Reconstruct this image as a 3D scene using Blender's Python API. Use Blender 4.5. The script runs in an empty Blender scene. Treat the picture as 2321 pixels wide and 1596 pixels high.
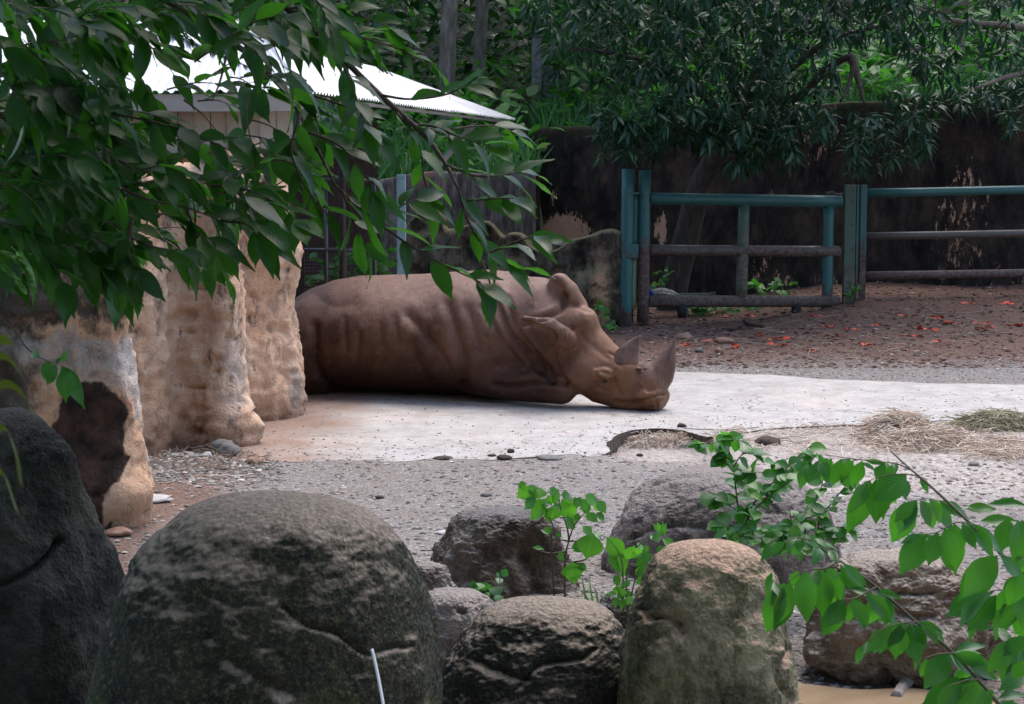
import bpy, bmesh, math, random
import numpy as np
from mathutils import Vector, Matrix

random.seed(7)
rng = np.random.default_rng(11)
scene = bpy.context.scene
COL = scene.collection

# ------------------------------------------------------------------ camera
W0, H0, FPX = 2321.0, 1596.0, 4224.0          # photo measured at 2321 x 1596
HZ = 382.0                                     # horizon row
CAMZ = 2.0
PITCH = math.atan((H0 / 2 - HZ) / FPX)
cam_d = bpy.data.cameras.new('camera')
cam_d.sensor_width = 36.0
cam_d.lens = 36.0 * FPX / W0
cam_d.clip_start = 0.05
cam_d.clip_end = 2000
cam_d.dof.use_dof = True
cam_d.dof.focus_distance = 14.0
cam_d.dof.aperture_fstop = 18.0
cam = bpy.data.objects.new('camera', cam_d)
COL.objects.link(cam)
cam.location = (0, 0, CAMZ)
cam.rotation_euler = (math.pi / 2 - PITCH, 0, 0)
scene.camera = cam

# ------------------------------------------------------------------ light
SUN_EL, SUN_AZ = math.radians(66), math.radians(28)     # azimuth measured from +Y towards +X
world = bpy.data.worlds.new('World')
scene.world = world
world.use_nodes = True
wn = world.node_tree
bg = wn.nodes['Background']
sky = wn.nodes.new('ShaderNodeTexSky')
sky.sky_type = 'NISHITA'
sky.sun_disc = False
sky.sun_elevation = SUN_EL
sky.sun_rotation = SUN_AZ
sky.air_density = 1.0
sky.dust_density = 2.5
sky.ozone_density = 1.0
wn.links.new(sky.outputs[0], bg.inputs[0])
bg.inputs[1].default_value = 0.15
sun_d = bpy.data.lights.new('sun', 'SUN')
sun_d.energy = 1.0
sun_d.angle = math.radians(45)
sun_d.color = (1.0, 0.96, 0.9)
sun = bpy.data.objects.new('sun', sun_d)
COL.objects.link(sun)
sdir = Vector((math.sin(SUN_AZ) * math.cos(SUN_EL), math.cos(SUN_AZ) * math.cos(SUN_EL), math.sin(SUN_EL)))
sun.rotation_euler = sdir.to_track_quat('Z', 'Y').to_euler()
scene.view_settings.view_transform = 'Standard'
scene.view_settings.look = 'None'
scene.view_settings.exposure = 1.35
scene.view_settings.gamma = 1.0
scene.cycles.use_denoising = True
scene.cycles.max_bounces = 6
scene.cycles.diffuse_bounces = 3
scene.cycles.glossy_bounces = 2
scene.cycles.transmission_bounces = 3
scene.cycles.transparent_max_bounces = 6
scene.cycles.sample_clamp_indirect = 6.0

# ------------------------------------------------------------------ helpers
CP, SP = math.cos(PITCH), math.sin(PITCH)
def at(u, v, D):
    a, b = u - W0 / 2, H0 / 2 - v
    dy = FPX * CP + b * SP
    dz = -FPX * SP + b * CP
    t = D / dy
    return Vector((a * t, D, CAMZ + dz * t))
def gnd(u, v, z=0.0):
    a, b = u - W0 / 2, H0 / 2 - v
    dy = FPX * CP + b * SP
    dz = -FPX * SP + b * CP
    t = (z - CAMZ) / dz
    return Vector((a * t, dy * t, z))
def px(P):
    P = np.asarray(P, dtype=float)
    x, y, z = P[..., 0], P[..., 1], P[..., 2] - CAMZ
    f = y * CP - z * SP
    up = y * SP + z * CP
    return W0 / 2 + FPX * x / f, H0 / 2 - FPX * up / f
def sstep(a, b, x):
    t = np.clip((x - a) / (b - a), 0, 1)
    return t * t * (3 - 2 * t)

def _hash(ix, iy, iz, seed):
    h = (ix.astype(np.uint32) * np.uint32(374761393) + iy.astype(np.uint32) * np.uint32(668265263)
         + iz.astype(np.uint32) * np.uint32(2147483647) + np.uint32((seed * 974711) & 0xffffffff))
    h = (h ^ (h >> np.uint32(13))) * np.uint32(1274126177)
    h = (h ^ (h >> np.uint32(15))) * np.uint32(2246822519)
    h = h ^ (h >> np.uint32(16))
    return h.astype(np.float64) / 4294967295.0
def vnoise(P, seed=0):
    P = np.asarray(P, dtype=float)
    if P.shape[-1] == 2:
        P = np.concatenate([P, np.zeros(P.shape[:-1] + (1,))], -1)
    f = np.floor(P)
    i = f.astype(np.int64)
    d = P - f
    w = d * d * d * (d * (d * 6 - 15) + 10)
    r = 0
    for a in (0, 1):
        for b in (0, 1):
            for c in (0, 1):
                h = _hash(i[..., 0] + a, i[..., 1] + b, i[..., 2] + c, seed)
                r = r + h * (w[..., 0] if a else 1 - w[..., 0]) * (w[..., 1] if b else 1 - w[..., 1]) * (w[..., 2] if c else 1 - w[..., 2])
    return r * 2 - 1
def fbm(P, octv=4, seed=0, gain=0.5, ridged=False):
    P = np.asarray(P, dtype=float)
    a, s, tot = 1.0, 0.0, 0.0
    for k in range(octv):
        n = vnoise(P * (2.03 ** k) + k * 17.3, seed + k)
        if ridged:
            n = 1 - 2 * np.abs(n)
        s = s + a * n
        tot += a
        a *= gain
    return s / tot

def link(o, parent=None):
    COL.objects.link(o)
    if parent is not None:
        o.parent = parent
    return o
def tag(o, label=None, cat=None, group=None, kind=None):
    if label: o['label'] = label
    if cat: o['category'] = cat
    if group: o['group'] = group
    if kind: o['kind'] = kind
    return o
def thing(name, loc, label, cat, group=None):
    o = bpy.data.objects.new(name, None)
    o.empty_display_size = 0.1
    link(o)
    o.location = loc
    return tag(o, label, cat, group, 'thing')
def mesh_data(name, V, F, mat=None, smooth=True, uv=None, attrs=None):
    me = bpy.data.meshes.new(name)
    V = np.asarray(V, dtype=np.float32)
    if isinstance(F, np.ndarray):
        n, k = F.shape
        me.vertices.add(len(V))
        me.vertices.foreach_set('co', V.ravel())
        me.loops.add(n * k)
        me.loops.foreach_set('vertex_index', F.astype(np.int32).ravel())
        me.polygons.add(n)
        me.polygons.foreach_set('loop_start', np.arange(0, n * k, k, dtype=np.int32))
        me.polygons.foreach_set('loop_total', np.full(n, k, dtype=np.int32))
        me.update(calc_edges=True)
        me.validate()
    else:
        me.from_pydata([tuple(map(float, p)) for p in V], [], F)
        me.update()
    if uv is not None:
        l = me.uv_layers.new(name='UVMap')
        vi = np.zeros(len(me.loops), dtype=np.int32)
        me.loops.foreach_get('vertex_index', vi)
        l.data.foreach_set('uv', np.asarray(uv, dtype=np.float32)[vi].ravel())
    if attrs:
        for k, a in attrs.items():
            at_ = me.attributes.new(k, 'FLOAT', 'POINT')
            at_.data.foreach_set('value', np.asarray(a, dtype=np.float32))
    me.polygons.foreach_set('use_smooth', np.full(len(me.polygons), smooth, dtype=bool))
    if mat is not None:
        me.materials.append(mat)
    return me
def mesh_obj(name, V, F, mat, parent=None, smooth=True, uv=None, attrs=None, local=True):
    """V in world space; when a parent at some location is given, V is stored relative to it"""
    V = np.asarray(V, dtype=float)
    if parent is not None and local:
        V = V - np.array(parent.location)
    o = bpy.data.objects.new(name, mesh_data(name, V, F, mat, smooth, uv, attrs))
    return link(o, parent)
def sub_obj(name, V, F, mat, part, smooth=True):
    o = mesh_obj(name, V, F, mat, part.parent, smooth)
    o.parent = part
    return o
def based(name, V, F, mat, label, cat, group=None, smooth=True, attrs=None, uv=None, kind=None):
    """one-mesh thing, origin at its base centre"""
    V = np.asarray(V, dtype=float)
    c = np.array([V[:, 0].mean(), V[:, 1].mean(), V[:, 2].min()])
    o = bpy.data.objects.new(name, mesh_data(name, V - c, F, mat, smooth, uv, attrs))
    o.location = c
    link(o)
    return tag(o, label, cat, group, kind or 'thing')

def grid_faces(nr, nc, closed=False):
    r, c = np.meshgrid(np.arange(nr - 1), np.arange(nc if closed else nc - 1), indexing='ij')
    c2 = (c + 1) % nc
    return np.stack([r * nc + c, r * nc + c2, (r + 1) * nc + c2, (r + 1) * nc + c], -1).reshape(-1, 4)

def tube(points, radii, n=8, cap=True, flat=1.0):
    """swept tube -> V, F (list)"""
    pts = [Vector(p) for p in points]
    if not hasattr(radii, '__len__'):
        radii = [radii] * len(pts)
    V, F = [], []
    ref = None
    for i, p in enumerate(pts):
        t = (pts[min(i + 1, len(pts) - 1)] - pts[max(i - 1, 0)]).normalized()
        if ref is None:
            ref = Vector((0, 0, 1)) if abs(t.z) < 0.9 else Vector((0, 1, 0))
        x = t.cross(ref).normalized()
        y = x.cross(t).normalized()
        ref = y
        for k in range(n):
            a = 2 * math.pi * k / n
            V.append(p + x * (math.cos(a) * radii[i]) + y * (math.sin(a) * radii[i] * flat))
    for i in range(len(pts) - 1):
        for k in range(n):
            k2 = (k + 1) % n
            F.append((i * n + k, i * n + k2, (i + 1) * n + k2, (i + 1) * n + k))
    if cap:
        F.append(tuple(range(n - 1, -1, -1)))
        F.append(tuple((len(pts) - 1) * n + k for k in range(n)))
    return V, F
def merge(parts):
    V, F = [], []
    for v, f in parts:
        o = len(V)
        V.extend(v)
        F.extend([tuple(i + o for i in q) for q in f])
    return V, F
def spline(pts, n):
    """Catmull-Rom through 3-D (or any-D) points, n samples"""
    P = np.array([tuple(p) for p in pts], dtype=float)
    P = np.vstack([2 * P[0] - P[1], P, 2 * P[-1] - P[-2]])
    m = len(P) - 3
    out = []
    for t in np.linspace(0, m, n):
        i = min(int(t), m - 1)
        f = t - i
        a, b, c, d = P[i], P[i + 1], P[i + 2], P[i + 3]
        out.append(0.5 * (2 * b + (c - a) * f + (2 * a - 5 * b + 4 * c - d) * f * f + (3 * b - a - 3 * c + d) * f ** 3))
    return np.array(out)
def box(lo, hi, bev=0.0):
    bm = bmesh.new()
    bmesh.ops.create_cube(bm, size=1)
    lo, hi = Vector(lo), Vector(hi)
    for v in bm.verts:
        v.co = Vector(((v.co.x + .5) * (hi.x - lo.x) + lo.x, (v.co.y + .5) * (hi.y - lo.y) + lo.y, (v.co.z + .5) * (hi.z - lo.z) + lo.z))
    if bev:
        bmesh.ops.bevel(bm, geom=list(bm.edges), offset=bev, segments=1, affect='EDGES')
    bm.verts.index_update()
    V = [v.co.copy() for v in bm.verts]
    F = [tuple(v.index for v in f.verts) for f in bm.faces]
    bm.free()
    return V, F
_ico = {}
def ico(sub):
    if sub not in _ico:
        bm = bmesh.new()
        bmesh.ops.create_icosphere(bm, subdivisions=sub, radius=1)
        bm.verts.index_update()
        _ico[sub] = (np.array([v.co[:] for v in bm.verts]), np.array([[v.index for v in f.verts] for f in bm.faces]))
        bm.free()
    return _ico[sub]

# ------------------------------------------------------------------ materials
class MB:
    def __init__(s, name, rough=0.7, spec=0.4):
        s.m = bpy.data.materials.new(name)
        s.m.use_nodes = True
        s.nt = s.m.node_tree
        s.b = s.nt.nodes['Principled BSDF']
        s.b.inputs['Roughness'].default_value = rough
        s.b.inputs['Specular IOR Level'].default_value = spec
        s.tc = None
    def n(s, t, **kw):
        x = s.nt.nodes.new(t)
        for k, v in kw.items():
            setattr(x, k, v)
        return x
    def put(s, sock, val):
        if isinstance(val, bpy.types.NodeSocket):
            s.nt.links.new(val, sock)
        else:
            if sock.type == 'RGBA' and len(val) == 3:
                val = (*val, 1)
            sock.default_value = val
    def pos(s, scale=(1, 1, 1)):
        g = s.n('ShaderNodeNewGeometry')
        if scale == (1, 1, 1):
            return g.outputs['Position']
        m = s.n('ShaderNodeMapping')
        s.put(m.inputs[0], g.outputs['Position'])
        m.inputs['Scale'].default_value = scale
        return m.outputs[0]
    def obj(s, scale=(1, 1, 1)):
        g = s.n('ShaderNodeTexCoord')
        m = s.n('ShaderNodeMapping')
        s.put(m.inputs[0], g.outputs['Object'])
        m.inputs['Scale'].default_value = scale
        return m.outputs[0]
    def noise(s, scale=5, detail=5, rough=.55, vec=None, dist=0.0):
        x = s.n('ShaderNodeTexNoise')
        s.put(x.inputs['Vector'], vec if vec is not None else s.pos())
        x.inputs['Scale'].default_value = scale
        x.inputs['Detail'].default_value = detail
        x.inputs['Roughness'].default_value = rough
        x.inputs['Distortion'].default_value = dist
        return x.outputs[0]
    def voro(s, scale=20, vec=None, feature='F1', out=0, rand=1.0):
        x = s.n('ShaderNodeTexVoronoi', feature=feature)
        s.put(x.inputs['Vector'], vec if vec is not None else s.pos())
        x.inputs['Scale'].default_value = scale
        x.inputs['Randomness'].default_value = rand
        return x.outputs[out]
    def ramp(s, fac, stops, interp='LINEAR'):
        x = s.n('ShaderNodeValToRGB')
        x.color_ramp.interpolation = interp
        e = x.color_ramp.elements
        while len(e) < len(stops):
            e.new(0.5)
        for i, (p, c) in enumerate(stops):
            e[i].position = p
            e[i].color = (c, c, c, 1) if not hasattr(c, '__len__') else ((*c, 1) if len(c) == 3 else c)
        s.put(x.inputs[0], fac)
        return x.outputs[0]
    def mix(s, fac, a, b, mode='MIX'):
        x = s.n('ShaderNodeMix', data_type='RGBA', blend_type=mode)
        s.put(x.inputs[0], fac)
        s.put(x.inputs[6], a)
        s.put(x.inputs[7], b)
        return x.outputs[2]
    def math(s, op, a, b=0.5, clamp=False):
        x = s.n('ShaderNodeMath', operation=op, use_clamp=clamp)
        s.put(x.inputs[0], a)
        s.put(x.inputs[1], b)
        return x.outputs[0]
    def attr(s, name):
        x = s.n('ShaderNodeAttribute', attribute_name=name)
        return x.outputs['Fac']
    def bump(s, h, strength=.5, dist=.02, normal=None):
        x = s.n('ShaderNodeBump')
        x.inputs['Strength'].default_value = strength
        x.inputs['Distance'].default_value = dist
        s.put(x.inputs['Height'], h)
        if normal is not None:
            s.put(x.inputs['Normal'], normal)
        return x.outputs[0]
    def done(s, color=None, normal=None, rough=None):
        if color is not None: s.put(s.b.inputs['Base Color'], color)
        if normal is not None: s.put(s.b.inputs['Normal'], normal)
        if rough is not None: s.put(s.b.inputs['Roughness'], rough)
        return s.m
    def sep(s, vec, i):
        x = s.n('ShaderNodeSeparateXYZ')
        s.put(x.inputs[0], vec)
        return x.outputs[i]
# ================================================================== ground
BITE = [gnd(*p) for p in ((1378, 1026), (1376, 1008), (1384, 996), (1402, 984), (1440, 973), (1490, 970), (1545, 974), (1600, 990))]
pad_edge_px = [(556, 1046), (620, 1046), (700, 1047), (780, 1043), (900, 1046), (1000, 1040), (1120, 1042), (1200, 1036), (1290, 1030), (1345, 1035),
               (1380, 1024), (1374, 1008), (1386, 995), (1404, 984), (1440, 975), (1490, 971), (1545, 975), (1604, 990), (1660, 984), (1740, 972), (1850, 966), (1960, 962), (2100, 955), (2330, 944), (2600, 930)]
def pad_near_y(x):
    return np.interp(x, PADX, PADY)
_pp = [gnd(*p) for p in pad_edge_px]
PADX = np.array([p.x for p in _pp]); PADY = np.array([p.y for p in _pp])
_o = np.argsort(PADX); PADX = PADX[_o]; PADY = PADY[_o]
PUD = gnd(1930, 1580)
def gh(x, y, fine=True):
    x = np.asarray(x, float); y = np.asarray(y, float)
    P = np.stack([x, y, np.zeros_like(x)], -1)
    z = -0.022 + 0.0 * x
    if fine:
        z = z + 0.012 * fbm(P * 1.3, 3, 3) + 0.006 * fbm(P * 6, 2, 5)
    z = z + 0.30 * sstep(19.3, 24.3, y) * sstep(2.2, 5.2, x) + (0.045 * fbm(P * 2.4, 5, 9) + .03) * sstep(18.9, 20.5, y)
    # shallow scoop where the pad is broken away
    cx, cy = gnd(1490, 1003).x, gnd(1490, 1003).y
    r = np.sqrt(((x - cx) / 0.50) ** 2 + ((y - cy) / 0.75) ** 2)
    z = z - 0.10 * (1 - sstep(0.65, 1.10, r))
    # lip of soil under the rock wall
    z = z + 0.07 * np.exp(-((x + 2.25) / 0.32) ** 2) * sstep(9.2, 10.4, y) * (1 - sstep(14.6, 15.2, y))
    # puddle hollow
    r = np.sqrt(((x - PUD.x) / 0.75) ** 2 + ((y - PUD.y) / 0.75) ** 2)
    z = z - 0.05 * (1 - sstep(0.5, 1.1, r))
    # ground sits below the pad
    inside = sstep(0.06, 0.16, y - pad_near_y(x)) * (1 - sstep(17.0, 17.4, y)) * sstep(-3.2, -2.4, x) * (1 - sstep(11, 12, x))
    z = z - 0.08 * inside
    dd = pad_near_y(x) - y
    z = z + 0.017 * np.exp(-(dd / .30) ** 2) * (dd > -.06) * (np.abs(x - gnd(1490, 1003).x) > .42) * (y < 16)
    return z

def axis(lo, hi, step, outs):
    a = np.arange(lo, hi + 1e-6, step)
    return np.concatenate([[lo - o for o in outs[::-1]], a, [hi + o for o in outs]])
gx = axis(-5.5, 8.5, 0.065, [.5, 2, 6, 20, 60, 200, 700])
gy = axis(4.0, 29.0, 0.065, [.5, 2, 6, 20, 60, 200, 700])
GX, GY = np.meshgrid(gx, gy)
GZ = gh(GX, GY)
Vg = np.stack([GX, GY, GZ], -1).reshape(-1, 3)
Pn = Vg * np.array([1, 1, 0])
warp = 0.5 * fbm(Pn * 0.9, 4, 21)
yv, xv = Vg[:, 1], Vg[:, 0]
soil = sstep(18.7, 19.9, yv + warp * 1.2)                                   # red-brown earth at the back
soil = np.maximum(soil, 0.9 * sstep(-1.75, -2.0, xv + 0.4 * warp) * (1 - sstep(15, 16, yv)) * sstep(8.6, 9.4, yv))
soil = np.maximum(soil, 0.75 * np.exp(-((xv + 1.55 + .1 * warp) / .25) ** 2) * sstep(13.4, 14.2, yv) * (1 - sstep(15.5, 16, yv)))
soil = np.maximum(soil, 0.5 * (1 - sstep(7.6, 8.6, yv + warp)))
straw = sstep(1.0, 2.2, xv + warp * 1.5) * sstep(10.6, 11.8, yv + warp) * (1 - sstep(14.6, 15.2, yv))
straw = np.maximum(straw, np.exp(-(((xv - gnd(1490, 1003).x) / .55) ** 2 + ((yv - gnd(1490, 1003).y) / .8) ** 2)))
damp = np.clip(1.3 - np.sqrt(((xv - PUD.x) / 0.9) ** 2 + ((yv - PUD.y) / 1.1) ** 2), 0, 1)
gm = MB('ground_gravel', rough=.85, spec=.25)
P = gm.pos()
cell = gm.voro(55, P, out=1)
cellh = gm.voro(55, P)
cell2 = gm.voro(130, P, out=1)
n1 = gm.noise(3.0, 6, .6, P)
n2 = gm.noise(30, 4, .6, P)
gcol = gm.ramp(gm.sep(cell, 0), [(0, (.095, .088, .085)), (.5, (.18, .165, .155)), (.85, (.28, .255, .24)), (1, (.46, .43, .41))])
gcol2 = gm.ramp(gm.sep(cell2, 1), [(0, (.095, .085, .078)), (.55, (.19, .17, .157)), (1, (.40, .365, .335))])
gcol = gm.mix(.5, gcol, gcol2)
gcol = gm.mix(gm.ramp(n1, [(.42, 0), (.68, .55)]), gcol, (.2, .155, .125))
scol = gm.ramp(n2, [(.25, (.065, .034, .025)), (.5, (.14, .078, .057)), (.75, (.215, .13, .10))])
scol = gm.mix(gm.math('MULTIPLY', gm.ramp(n1, [(.4, 0), (.7, 1)]), .5), scol, (.14, .075, .055))
wcol = gm.ramp(gm.noise(24, 6, .7, gm.pos((1, .5, 1))), [(.3, (.19, .155, .135)), (.5, (.36, .31, .275)), (.7, (.52, .465, .425))])
col = gm.mix(gm.attr('straw'), gcol, wcol)
col = gm.mix(gm.attr('soil'), col, scol)
dm = gm.attr('damp')
col = gm.mix(gm.math('MULTIPLY', dm, .75), col, (.06, .045, .035))
h = gm.math('ADD', gm.math('MULTIPLY', cellh, -.5), gm.math('MULTIPLY', n2, 1.0))
gm.done(col, gm.bump(h, .9, .02), gm.ramp(dm, [(0, .85), (1, .35)]))
ground = mesh_obj('ground', Vg, grid_faces(len(gy), len(gx)), gm.m, attrs={'soil': soil, 'straw': straw, 'damp': damp})
tag(ground, kind='structure', label='grey gravel and red-brown earth floor of the enclosure')

# ------------------------------------------------------------------ concrete pad
near = spline([gnd(*p) for p in pad_edge_px], 420)
jit = 0.045 * fbm(near * 7, 6, 31, gain=.65)
near[:, 1] += jit
near[:, 0] += 0.015 * fbm(near * 11, 3, 41)
far_px = [(2600, 862), (2321, 872), (2100, 868), (1900, 860), (1750, 850), (1600, 845), (1400, 838)]
far = spline([gnd(*p) for p in far_px], 120)
far[:, 1] += 0.12 * fbm(far * 2.5, 4, 51)
back = np.array([(0.3, 18.4, 0), (-2.6, 18.6, 0), (-3.4, 18.4, 0), (-3.4, 16.0, 0), (-2.35, 14.6, 0), (-2.3, 13.4, 0)])
loop = np.vstack([near, far, back])
loop[:, 2] = 0
bm = bmesh.new()
vs = [bm.verts.new(p) for p in loop]
f = bm.faces.new(vs)
f.normal_update()
if f.normal.z < 0:
    f.normal_flip()
top_f = f
r = bmesh.ops.extrude_face_region(bm, geom=[f])
lv = [g for g in r['geom'] if isinstance(g, bmesh.types.BMVert)]
for v in lv: v.co.z -= 0.14
bmesh.ops.triangulate(bm, faces=bm.faces[:])
bmesh.ops.recalc_face_normals(bm, faces=bm.faces[:])
bm.verts.index_update()
Vp = [v.co[:] for v in bm.verts]; Fp = [tuple(v.index for v in f.verts) for f in bm.faces]
bm.free()
cm = MB('worn_concrete', rough=.55, spec=.5)
P = cm.pos()
big = cm.noise(.9, 5, .6, P)
mid = cm.noise(5, 9, .78, cm.pos((1, .8, 1)))
fin = cm.noise(90, 3, .6, P)
col = cm.ramp(mid, [(.3, (.26, .237, .215)), (.5, (.39, .368, .345)), (.7, (.48, .46, .44))])
col = cm.mix(cm.ramp(big, [(.5, 0), (.72, .75)]), col, (.52, .44, .385))
col = cm.mix(cm.ramp(cm.noise(16, 6, .75, cm.pos((1, .35, 1))), [(.56, 0), (.66, .7)]), col, (.30, .255, .235))
spk = cm.voro(60, P)
col = cm.mix(cm.ramp(spk, [(.04, .35), (.12, 0)]), col, (.25, .2, .18))
# earth washed onto the pad along the rock wall
x_ = cm.sep(P, 0); y_ = cm.sep(P, 1)
xe = cm.math('ADD', x_, cm.math('MULTIPLY', cm.noise(2.5, 4, .6, P), 1.3))
col = cm.mix(cm.ramp(xe, [(-1.2 + .0, 0), (0, 0)]) if False else cm.math('MULTIPLY', cm.math('SUBTRACT', -.35, xe, True), 1.6, True), col, (.25, .155, .11))
wv = cm.n('ShaderNodeTexVoronoi', feature='DISTANCE_TO_EDGE')
cm.put(wv.inputs['Vector'], cm.mix(.25, P, cm.n('ShaderNodeTexNoise').outputs[1]) if False else P)
dn = cm.n('ShaderNodeTexNoise'); cm.put(dn.inputs['Vector'], P); dn.inputs['Scale'].default_value = 2.2; dn.inputs['Detail'].default_value = 6
va = cm.n('ShaderNodeVectorMath', operation='ADD'); cm.put(va.inputs[0], P); cm.put(va.inputs[1], dn.outputs[1])
cm.put(wv.inputs['Vector'], va.outputs[0]); wv.inputs['Scale'].default_value = .55
crk = cm.ramp(wv.outputs[0], [(.0, .8), (.012, 0)])
col = cm.mix(crk, col, (.14, .115, .10))
grit = cm.voro(34, P, out=1)
col = cm.mix(cm.ramp(cm.sep(grit, 0), [(.90, 0), (.93, .3)]), col, (.30, .27, .25))
gr2 = cm.noise(3.2, 8, .75, cm.pos((1, .5, 1)))
col = cm.mix(cm.ramp(gr2, [(.48, 0), (.60, .6)]), col, (.29, .25, .225))
cm.done(col, cm.bump(cm.math('ADD', mid, cm.math('MULTIPLY', fin, .6)), .55, .012), cm.ramp(mid, [(.3, .7), (.7, .4)]))
pad = mesh_obj('concrete_pad', Vp, Fp, cm.m, smooth=False)
edge_m = MB('shaded_broken_edge', rough=.95)  # soil-stained slab sides, darkened further to paint the rim's shade
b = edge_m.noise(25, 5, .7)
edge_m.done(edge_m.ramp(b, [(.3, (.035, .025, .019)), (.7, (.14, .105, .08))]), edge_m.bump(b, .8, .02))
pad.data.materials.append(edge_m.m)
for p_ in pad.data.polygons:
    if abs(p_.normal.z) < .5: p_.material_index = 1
tag(pad, kind='structure', label='pale worn concrete pad with broken edge under the rhino')

# ------------------------------------------------------------------ puddle
pr = []
for k in range(64):
    a = 2 * math.pi * k / 64
    rr = 1 + .12 * math.sin(3 * a + 1) + .08 * math.sin(7 * a)
    pr.append((PUD.x + .05 + .62 * rr * math.cos(a), PUD.y - .15 + .48 * rr * math.sin(a), -0.043))
wm = MB('muddy_water', rough=.06, spec=.5)
wm.done(wm.ramp(wm.noise(6, 4, .6), [(.3, (.24, .165, .10)), (.7, (.32, .235, .15))]), wm.bump(wm.noise(14, 2, .5), .05, .01))
Vq = [(PUD.x, PUD.y - .15, -0.043)] + pr
pud = mesh_obj('puddle', Vq, [(0, i + 1, (i + 1) % 64 + 1) for i in range(64)], wm.m)
tag(pud, kind='structure', label='shallow muddy brown puddle between the boulders')
# ================================================================== rhinoceros
def surface_nets(F, org, h):
    nx, ny, nz = F.shape
    S = F < 0
    c = np.zeros((nx - 1, ny - 1, nz - 1), np.int8)
    for a in (0, 1):
        for b in (0, 1):
            for d in (0, 1):
                c += S[a:nx - 1 + a, b:ny - 1 + b, d:nz - 1 + d]
    cells = np.argwhere((c > 0) & (c < 8))
    idx = -np.ones(c.shape, np.int64)
    idx[tuple(cells.T)] = np.arange(len(cells))
    acc = np.zeros((len(cells), 3)); cnt = np.zeros(len(cells))
    cor = [(a, b, d) for a in (0, 1) for b in (0, 1) for d in (0, 1)]
    for p in cor:
        for q in cor:
            if sum(q) - sum(p) == 1 and all(q[i] >= p[i] for i in range(3)):
                f0 = F[cells[:, 0] + p[0], cells[:, 1] + p[1], cells[:, 2] + p[2]]
                f1 = F[cells[:, 0] + q[0], cells[:, 1] + q[1], cells[:, 2] + q[2]]
                m = (f0 < 0) != (f1 < 0)
                t = np.where(m, f0 / np.where(m, f0 - f1, 1), 0)
                for i in range(3):
                    acc[:, i] += np.where(m, p[i] + t * (q[i] - p[i]), 0)
                cnt += m
    V = (cells + acc / cnt[:, None]) * h + np.array(org)
    Q = []
    for ax in range(3):
        o = [0, 1, 2]; o.remove(ax)
        sl0 = [slice(None)] * 3; sl1 = [slice(None)] * 3
        sl0[ax] = slice(0, -1); sl1[ax] = slice(1, None)
        A, B = S[tuple(sl0)], S[tuple(sl1)]
        e = np.argwhere(A != B)
        e = e[(e[:, o[0]] > 0) & (e[:, o[1]] > 0) & (e[:, o[0]] < F.shape[o[0]] - 1) & (e[:, o[1]] < F.shape[o[1]] - 1)]
        inside = A[tuple(e.T)]
        def g(d0, d1):
            k = e.copy(); k[:, o[0]] -= d0; k[:, o[1]] -= d1
            return idx[tuple(k.T)]
        q = np.stack([g(0, 0), g(1, 0), g(1, 1), g(0, 1)], -1)
        flip = inside if ax != 1 else ~inside
        q[~flip] = q[~flip][:, ::-1]
        Q.append(q)
    Q = np.vstack(Q)
    return V, Q[(Q >= 0).all(1)]
def smin(a, b, k):
    h = np.clip(.5 + .5 * (b - a) / k, 0, 1)
    return b + (a - b) * h - k * h * (1 - h)
def smax(a, b, k):
    return -smin(-a, -b, k)
RX0, RX1, RY0, RY1, RZ0, RZ1, RH = -2.55, 1.45, 14.85, 18.05, -0.05, 1.28, 0.0135
ax_, ay_, az_ = np.arange(RX0, RX1, RH), np.arange(RY0, RY1, RH), np.arange(RZ0, RZ1, RH)
X, Y, Z = np.meshgrid(ax_, ay_, az_, indexing='ij')
X = X.astype(np.float32); Y = Y.astype(np.float32); Z = Z.astype(np.float32)
def ell(u, v, D, r, tilt=0):
    c = at(u, v, D)
    dx, dy, dz = X - c.x, Y - c.y, Z - c.z
    if tilt:
        ca, sa = math.cos(tilt), math.sin(tilt)
        dx, dz = dx * ca + dz * sa, -dx * sa + dz * ca
    k0 = np.sqrt((dx / r[0]) ** 2 + (dy / r[1]) ** 2 + (dz / r[2]) ** 2)
    return (k0 - 1) * min(r)
def cone(p, q, r0, r1):
    d = q - p; L2 = d.dot(d)
    t = np.clip(((X - p.x) * d.x + (Y - p.y) * d.y + (Z - p.z) * d.z) / L2, 0, 1)
    dist = np.sqrt((X - p.x - t * d.x) ** 2 + (Y - p.y - t * d.y) ** 2 + (Z - p.z - t * d.z) ** 2)
    return dist - (r0 + (r1 - r0) * t)
# torso: u, top row, centre distance, half width, bottom height
TOR = [(556, 800, 17.2, .10, .25), (575, 760, 17.15, .34, .06), (600, 725, 17.12, .50, 0), (650, 687, 17.05, .64, 0), (700, 656, 17.0, .71, 0), (760, 633, 16.9, .75, 0),
       (830, 624, 16.82, .80, 0), (950, 622, 16.68, .84, 0), (1050, 616, 16.52, .80, 0), (1110, 611, 16.4, .72, 0), (1180, 619, 16.22, .60, .02),
       (1230, 641, 16.05, .49, .16), (1270, 676, 15.9, .38, .32), (1296, 712, 15.82, .22, .42), (1306, 745, 15.8, .08, .5)]
st = []
for u, v, D, w, zb in TOR:
    p = at(u, v, D)
    st.append((p.x, D, w, (p.z + zb) / 2, max((p.z - zb) / 2, .04)))
st = np.array(st)
xs = np.linspace(st[0, 0] - .02, st[-1, 0] + .02, 600)
def smooth_interp(col):
    y = np.interp(xs, st[:, 0], st[:, col])
    k = np.hanning(31); k /= k.sum()
    return np.convolve(np.pad(y, 15, mode='edge'), k, 'valid')
xi = ax_
yc, wc, zc, hc = [np.interp(xi, xs, smooth_interp(c)).astype(np.float32)[:, None, None] for c in (1, 2, 3, 4)]
rz = (Z - zc) / hc
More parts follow.
